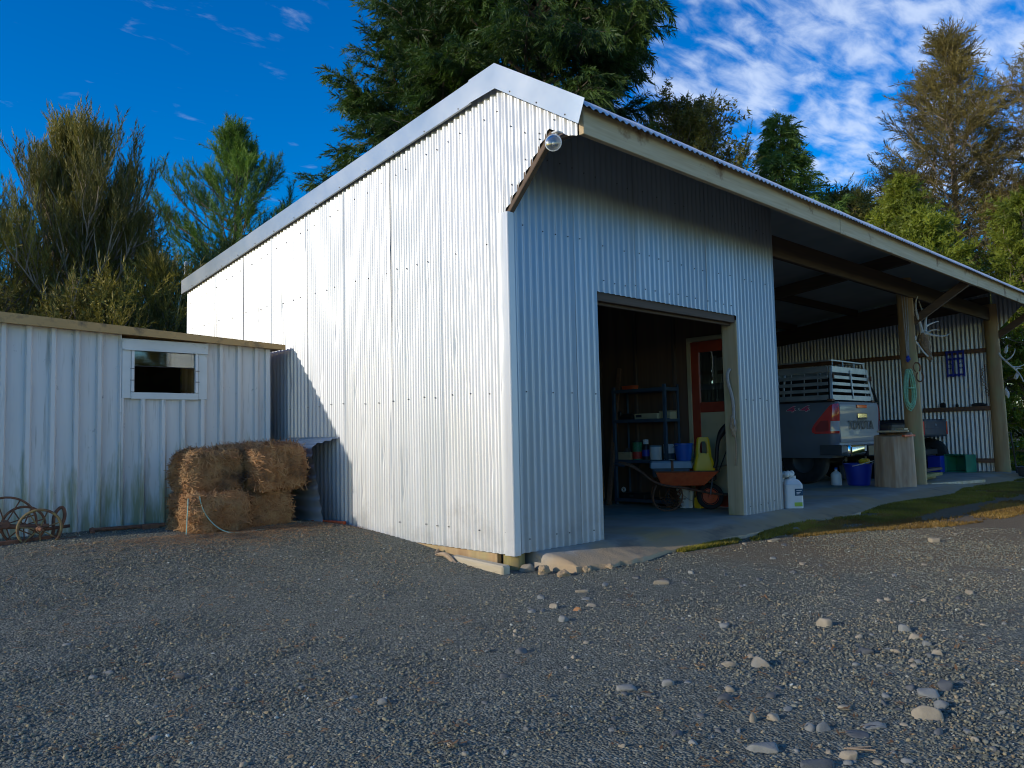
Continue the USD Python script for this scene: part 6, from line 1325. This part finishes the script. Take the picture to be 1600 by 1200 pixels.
big = [('pale wedge-shaped stone with a long shadow, alone in the right middle of the yard', 1288, 978, .085, .065, .05, 1, 'stone_tan', -35), ('large tan pointed rock near the right edge of the yard', 1449, 1122, .105, .07, .07, 2, 'stone_tan', -30), ('dark-sided broad rock right of the long flat tan one', 1190, 1040, .10, .065, .07, 3, 'stone_tan', -25), ('long flat tan stone left of the dark-sided rock', 1139, 1041, .085, .035, .04, 4, 'stone_tan', 0), ('long flat pale slab at the bottom, split along its length', 1192, 1172, .13, .035, .06, 5, 'stone_grey', -12), ('rounded brownish cobble beside the forked twig', 1327, 1186, .058, .042, .04, 6, 'stone_tan', 5), ('long grey-green stone lying at a slant near the right side', 1449, 1088, .10, .045, .05, 7, 'stone_grey', -18), ('grey block-shaped stone just above the slanting grey-green one', 1477, 1077, .06, .05, .05, 8, 'stone_dark', 20), ('light grey stone above the tan pointed rock', 1472, 1106, .055, .045, .045, 9, 'stone_grey', 0), ('flat dark blue-grey stone right of the middle, wide and low', 1351, 1020, .085, .04, .06, 10, 'stone_dark', -10), ('grey-tan rounded stone pair, upper one, toward the right edge', 1414, 986, .06, .055, .05, 11, 'stone_grey', 0), ('brown flat stone just below the upper stone of the pair', 1433, 997, .085, .04, .05, 12, 'stone_tan', -8), ('small grey-green stone under the brown flat one', 1449, 1008, .05, .035, .04, 13, 'stone_grey', 0), ('pale triangular stone left of the wedge-shaped stone', 1133, 980, .06, .035, .05, 14, 'stone_grey', 10), ('pale flat stone near the ragged concrete edge', 909, 925, .10, .04, .06, 15, 'stone_tan', 5), ('brown flat stone lying in front of the concrete edge with a dark back', 1033, 913, .11, .05, .05, 16, 'stone_tan', 0), ('pale yellow stone with an orange one to its left', 924, 947, .06, .03, .04, 17, 'stone_tan', -5), ('orange-brown stone left of the pale yellow one', 903, 954, .065, .03, .04, 18, 'stone_orange', 0), ('grey stone with a dark shadowed right side in the middle of the yard', 880, 971, .065, .05, .05, 19, 'stone_grey', -20), ('tan stone left of the grey stone with the shadowed side', 864, 950, .06, .045, .045, 20, 'stone_tan', 5), ('grey pebble at the left of the middle group of stones', 831, 957, .05, .035, .04, 21, 'stone_grey', 0), ('dark upturned stone with a pale foot', 816, 1021, .07, .045, .045, 22, 'stone_dark', 10), ('solitary pale split stone in the dark gravel, centre left', 597, 1099, .038, .032, .03, 23, 'stone_grey', 15), ('flat pale green-grey stone in the dark gravel at the left', 170, 1051, .06, .016, .04, 24, 'stone_grey', 0), ('dark low stone in the dark gravel at the left centre', 283, 1059, .055, .035, .04, 25, 'stone_dark', 0), ('large grey boulder tucked against the corner pile of the shed', 824, 892, .125, .09, .08, 26, 'stone_tan', 5), ('twin rounded grey cobble, the left one, near the bottom right', 1267, 1140, .045, .04, .04, 27, 'stone_grey', 30), ('twin rounded grey cobble, the right one, near the bottom right', 1288, 1142, .06, .045, .045, 28, 'stone_grey', -30), ('dark blue flat slab between the twin cobbles and the right edge', 1338, 1150, .085, .035, .06, 29, 'stone_dark', -12), ('long low grey stone above the dark blue flat slab', 1366, 1137, .085, .025, .035, 30, 'stone_grey', 8), ('bluish stone with rusty foot low in the middle right', 1131, 1094, .075, .04, .05, 31, 'stone_dark', 10), ('pale rounded stone left of the twin cobbles', 1208, 1125, .05, .035, .035, 32, 'stone_tan', 0), ('upright narrow pale stone beside the pale rounded one', 1177, 1128, .028, .05, .025, 33, 'stone_tan', 0), ('dark slab cut by the bottom edge of the view', 1275, 1200, .12, .04, .06, 34, 'stone_dark', 5), ('long pale slab in the lower middle of the yard', 980, 1078, .09, .03, .05, 35, 'stone_grey', -20), ('grey rounded stone right of the long pale slab', 1044, 1071, .06, .04, .05, 36, 'stone_grey', 0), ('orange-brown flat stone on the right edge of the yard', 1464, 1022, .05, .03, .03, 37, 'stone_tan', -15), ('white-grey stone at the mossy edge beside the shed doorway', 1243, 830, .10, .07, .08, 38, 'stone_grey', 0), ('pale tan stone on the far gravel below the yellow-brown moss', 1460, 847, .10, .08, .08, 39, 'stone_tan', 0), ('long pale flat stone at the start of the mossy edge', 1210, 846, .13, .04, .06, 40, 'stone_tan', 8)]
for lab, u, v, w, h, d, sd, m, rz in big: stone(lab, u, v, w, h, d, sd + 500, m, rz)
r = rng_(31)
small = []
for k in range(170):
    while True:
        if k % 3: u, v = r.uniform(780, 1600), r.uniform(830, 1198)
        else: u, v = r.uniform(0, 1600), r.uniform(860, 1198)
        x, y, z_ = on_ground(u, v)
        if not (x > -.1 and y > np.interp(x, XE, YE) - .1): break
    w = r.uniform(.018, .045) * (1.4 if v < 940 else 1)
    small.append((u, v, w, w * r.uniform(.4, .7), w * r.uniform(.6, .9), 700 + k, ['stone_grey', 'stone_dark', 'stone_grey', 'stone_tan', 'stone_dark'][int(r.integers(0, 5))], r.uniform(0, 180)))
SHORT = ['wedge-shaped stone with the long shadow', 'large tan pointed rock', 'dark-sided broad rock', 'long flat tan stone', 'split pale slab at the bottom', 'brownish cobble by the twig', 'slanting grey-green stone', 'grey block-shaped stone', 'light grey stone above the pointed rock', 'wide dark blue-grey stone', 'upper stone of the right pair', 'brown flat stone of the right pair', 'grey-green stone under the pair', 'pale triangular stone', 'pale flat stone by the concrete', 'brown flat stone by the concrete', 'pale yellow stone', 'orange-brown stone', 'grey stone with shadowed side', 'tan stone of the middle group', 'grey pebble of the middle group', 'dark upturned stone', 'solitary pale split stone', 'flat pale green-grey stone', 'dark low stone at the left', 'boulder at the corner pile', 'left twin cobble', 'right twin cobble', 'dark blue flat slab', 'long low grey stone', 'bluish rusty-footed stone', 'pale rounded stone', 'upright narrow pale stone', 'dark slab at the bottom edge', 'long pale slab', 'grey stone right of the pale slab', 'orange-brown stone at the right edge', 'white-grey stone at the moss', 'pale tan far stone', 'pale flat stone at the moss']
kinds = {'stone_grey': 'light grey', 'stone_dark': 'dark grey', 'stone_tan': 'tan'}
ORD = ['nearest', 'second', 'third', 'fourth', 'fifth', 'sixth', 'seventh', 'eighth', 'ninth', 'tenth', 'eleventh', 'twelfth', 'thirteenth', 'fourteenth', 'fifteenth']
near = []
for q_ in small:
    dd = [math.hypot(q_[0] - b_[1], (q_[1] - b_[2]) * 2) for b_ in big]; k = int(np.argmin(dd))
    du, dv = q_[0] - big[k][1], (q_[1] - big[k][2]) * 2
    side_ = ('right of' if du > 0 else 'left of') if abs(du) > abs(dv) else ('below' if dv > 0 else 'above')
    near.append((k, side_, dd[k]))
for q_, (k, side_, dist_) in zip(small, near):
    u, v, w, h, d, sd, m, rz = q_
    rank = sum(1 for q2, n2 in zip(small, near) if q2[6] == m and n2[0] == k and n2[1] == side_ and n2[2] < dist_)
    stone(f'{ORD[rank]} small {kinds[m]} stone {side_} the {SHORT[k]}', u, v, w, h, d, sd, m, rz, 'small stones loose on the gravel')
for k, (u, v, w, h, lab) in enumerate(((850, 897, .11, .085, 'rough broken lump of concrete at the left end of the apron'), (880, 900, .13, .07, 'second broken lump of concrete along the apron edge, pebbly and tan'), (918, 893, .09, .055, 'small broken lump of concrete further along the apron edge'), (955, 887, .11, .045, 'flat broken flake of concrete lying at the apron edge'))):
    x, y, z_ = on_ground(u, v); vv, ff = pebble(840 + k, 3, 1.0, .5); vv = vv / np.abs(vv).max(0); vv = vv * (1 + .35 * (meshkit.fbm(vv * 5 + k, 4, k)[:, None] - .5)) * np.array([w / 2, w * .36, h * .6])
    solo('concrete_lump', lab, 'concrete', (vv, ff), M['slab'], (x, y, z_ + h * .22))
# twig and leaf scraps
x, y, z_ = on_ground(1345, 1176)
solo('twig', 'forked reddish-brown twig lying on the gravel at the bottom right', 'twig', cat_(tube([(0, 0, .012), (.06, -.075, .008)], .0028, 5), tube([(.01, -.006, .012), (.075, -.055, .010)], .0022, 5)), M['rope_tan'], (x - .03, y + .04, z_))
r = rng_(8); n = 330
u, v = r.uniform(0, 1600, n), 840 + 360 * r.uniform(0, 1, n) ** 1.3
Cc = np.array([on_ground(a, b) for a, b in zip(u, v)])
keep = ~((Cc[:, 0] > -.1) & (Cc[:, 1] > np.interp(Cc[:, 0], XE, YE) - .05)) & ~((Cc[:, 1] > 3.4)); Cc = Cc[keep]; n = len(Cc)
cl = np.repeat(Cc, 5, 0) + np.c_[r.normal(0, .014, (n * 5, 2)), np.zeros(n * 5)]; n5 = len(cl); cl[:, 2] = gz(cl[:, 0], cl[:, 1]) + .012 + r.uniform(0, .008, n5)
a = r.uniform(0, 2 * np.pi, n5); tan = np.stack([np.cos(a), np.sin(a), r.normal(0, .25, n5)], -1); side = np.stack([-np.sin(a), np.cos(a), r.normal(0, .25, n5)], -1)
L, W = r.uniform(.008, .022, (n5, 1)), r.uniform(.002, .006, (n5, 1))
V = np.stack([cl - tan * L, cl + side * W, cl + tan * L, cl - side * W], 1).reshape(-1, 3); k = (np.arange(n5) * 4)[:, None]
M['litter'] = leaf_mat('dead_leaf', (0.14, 0.07, 0.03), (0.32, 0.18, 0.08), (0.36, 0.26, 0.09), .1, 2.0, .2)
solo('leaf_litter', 'scattered orange-brown dead leaf scraps on the gravel', 'leaf litter', (V, np.concatenate([k + [0, 1, 2], k + [0, 2, 3]])), M['litter'], kind='stuff')
# moss along the apron
def tufts(X, Y, S, seed, L, wd):
    r = rng_(seed); n = len(X); Z = gz(X, Y); K = 5
    c = np.repeat(np.stack([X, Y, Z - .003], -1), K, 0) + np.c_[r.normal(0, .008, (n * K, 2)), np.zeros(n * K)]
    d = unit(np.c_[r.normal(0, .55, (n * K, 2)), np.ones(n * K)]); s = unit(np.cross(d, r.normal(size=(n * K, 3))))
    l = r.uniform(*L, (n * K, 1)) * np.repeat(S, K)[:, None]; w = r.uniform(*wd, (n * K, 1))
    V = np.stack([c - s * w, c + s * w, c + d * l], 1).reshape(-1, 3)
    return V, np.arange(len(V)).reshape(-1, 3)
M['moss'] = leaf_mat('moss', (0.12, 0.105, 0.014), (0.33, 0.27, 0.032), (0.40, 0.28, 0.05), .15, 1.6, .2)
M['drymoss'] = leaf_mat('dry_moss', (0.15, 0.085, 0.022), (0.33, 0.205, 0.045), (0.38, 0.25, 0.09), .15, 1.6, .25)
r = rng_(41); n = 30000
X = r.uniform(1.5, 14, n); E_ = np.interp(X, XE, YE); w = np.interp(X, [1.5, 2.2, 3.2, 4.5, 6, 9, 14], [.05, .12, .22, .42, .62, .8, 1.0]); Y = E_ - .01 - w * r.uniform(0, 1, n) ** 1.2
q = meshkit.fbm(np.stack([X * 1.9, Y * 3.2, 0 * X], -1), 3, 6); ok = r.uniform(0, 1, n) < ss(.30, .52, q)
solo('moss', 'green moss growing along the foot of the concrete apron', 'moss', tufts(X[ok], Y[ok], np.ones(ok.sum()), 42, (.012, .045), (.005, .011)), M['moss'], kind='stuff')
n = 36000; X = r.uniform(3.0, 15, n); E_ = np.interp(X, XE, YE); w = np.interp(X, [3, 5, 8, 14], [.35, 1.0, 1.7, 2.0]); Y = E_ - .25 * np.minimum(1, (X - 3) / 3) - w * r.uniform(0, 1, n)
q = meshkit.fbm(np.stack([X * 1.1, Y * 2.4, 0 * X + 3], -1), 3, 16); ok = r.uniform(0, 1, n) < .85 * ss(.33, .62, q)
solo('dry_moss', 'yellow-brown dry moss spreading over the gravel near the bays', 'moss', tufts(X[ok], Y[ok], np.ones(ok.sum()), 43, (.010, .036), (.005, .012)), M['drymoss'], kind='stuff')
# grass beyond the end of the shed
M['grass'] = leaf_mat('grass_blades', (0.04, 0.075, 0.012), (0.12, 0.19, 0.03), (0.22, 0.22, 0.06), .3, .8, .15)
n = 16000; X = r.uniform(13.6, 26, n); Y = r.uniform(-5.5, 2.5, n); q = meshkit.fbm(np.stack([X * .8, Y * .8, 0 * X], -1), 3, 9); ok = (q > .36) & (X + .3 * Y > 13.9)
solo('grass', 'rough green grass beyond the far end of the shed', 'grass', tufts(X[ok], Y[ok], np.ones(ok.sum()), 44, (.05, .20), (.004, .010)), M['grass'], kind='stuff')
# pale offcut under the wall corner and a scrap of roots beside it
solo('timber_offcut', 'pale old squared timber half buried under the wall corner', 'timber', beam((-.10, .60, -.085), (-.115, -.03, -.105), .085, .085, .012), M['offcut'])
solo('root_scrap', 'curled brown root half buried at the end of the pale timber', 'root', tube(spline([(-.05, .86, -.03), (-.14, .78, -.06), (-.16, .66, -.035), (-.17, .56, -.06), (-.19, .45, -.12)], 24), np.linspace(.012, .022, 24), 7), M['rope_tan'], smooth=40)
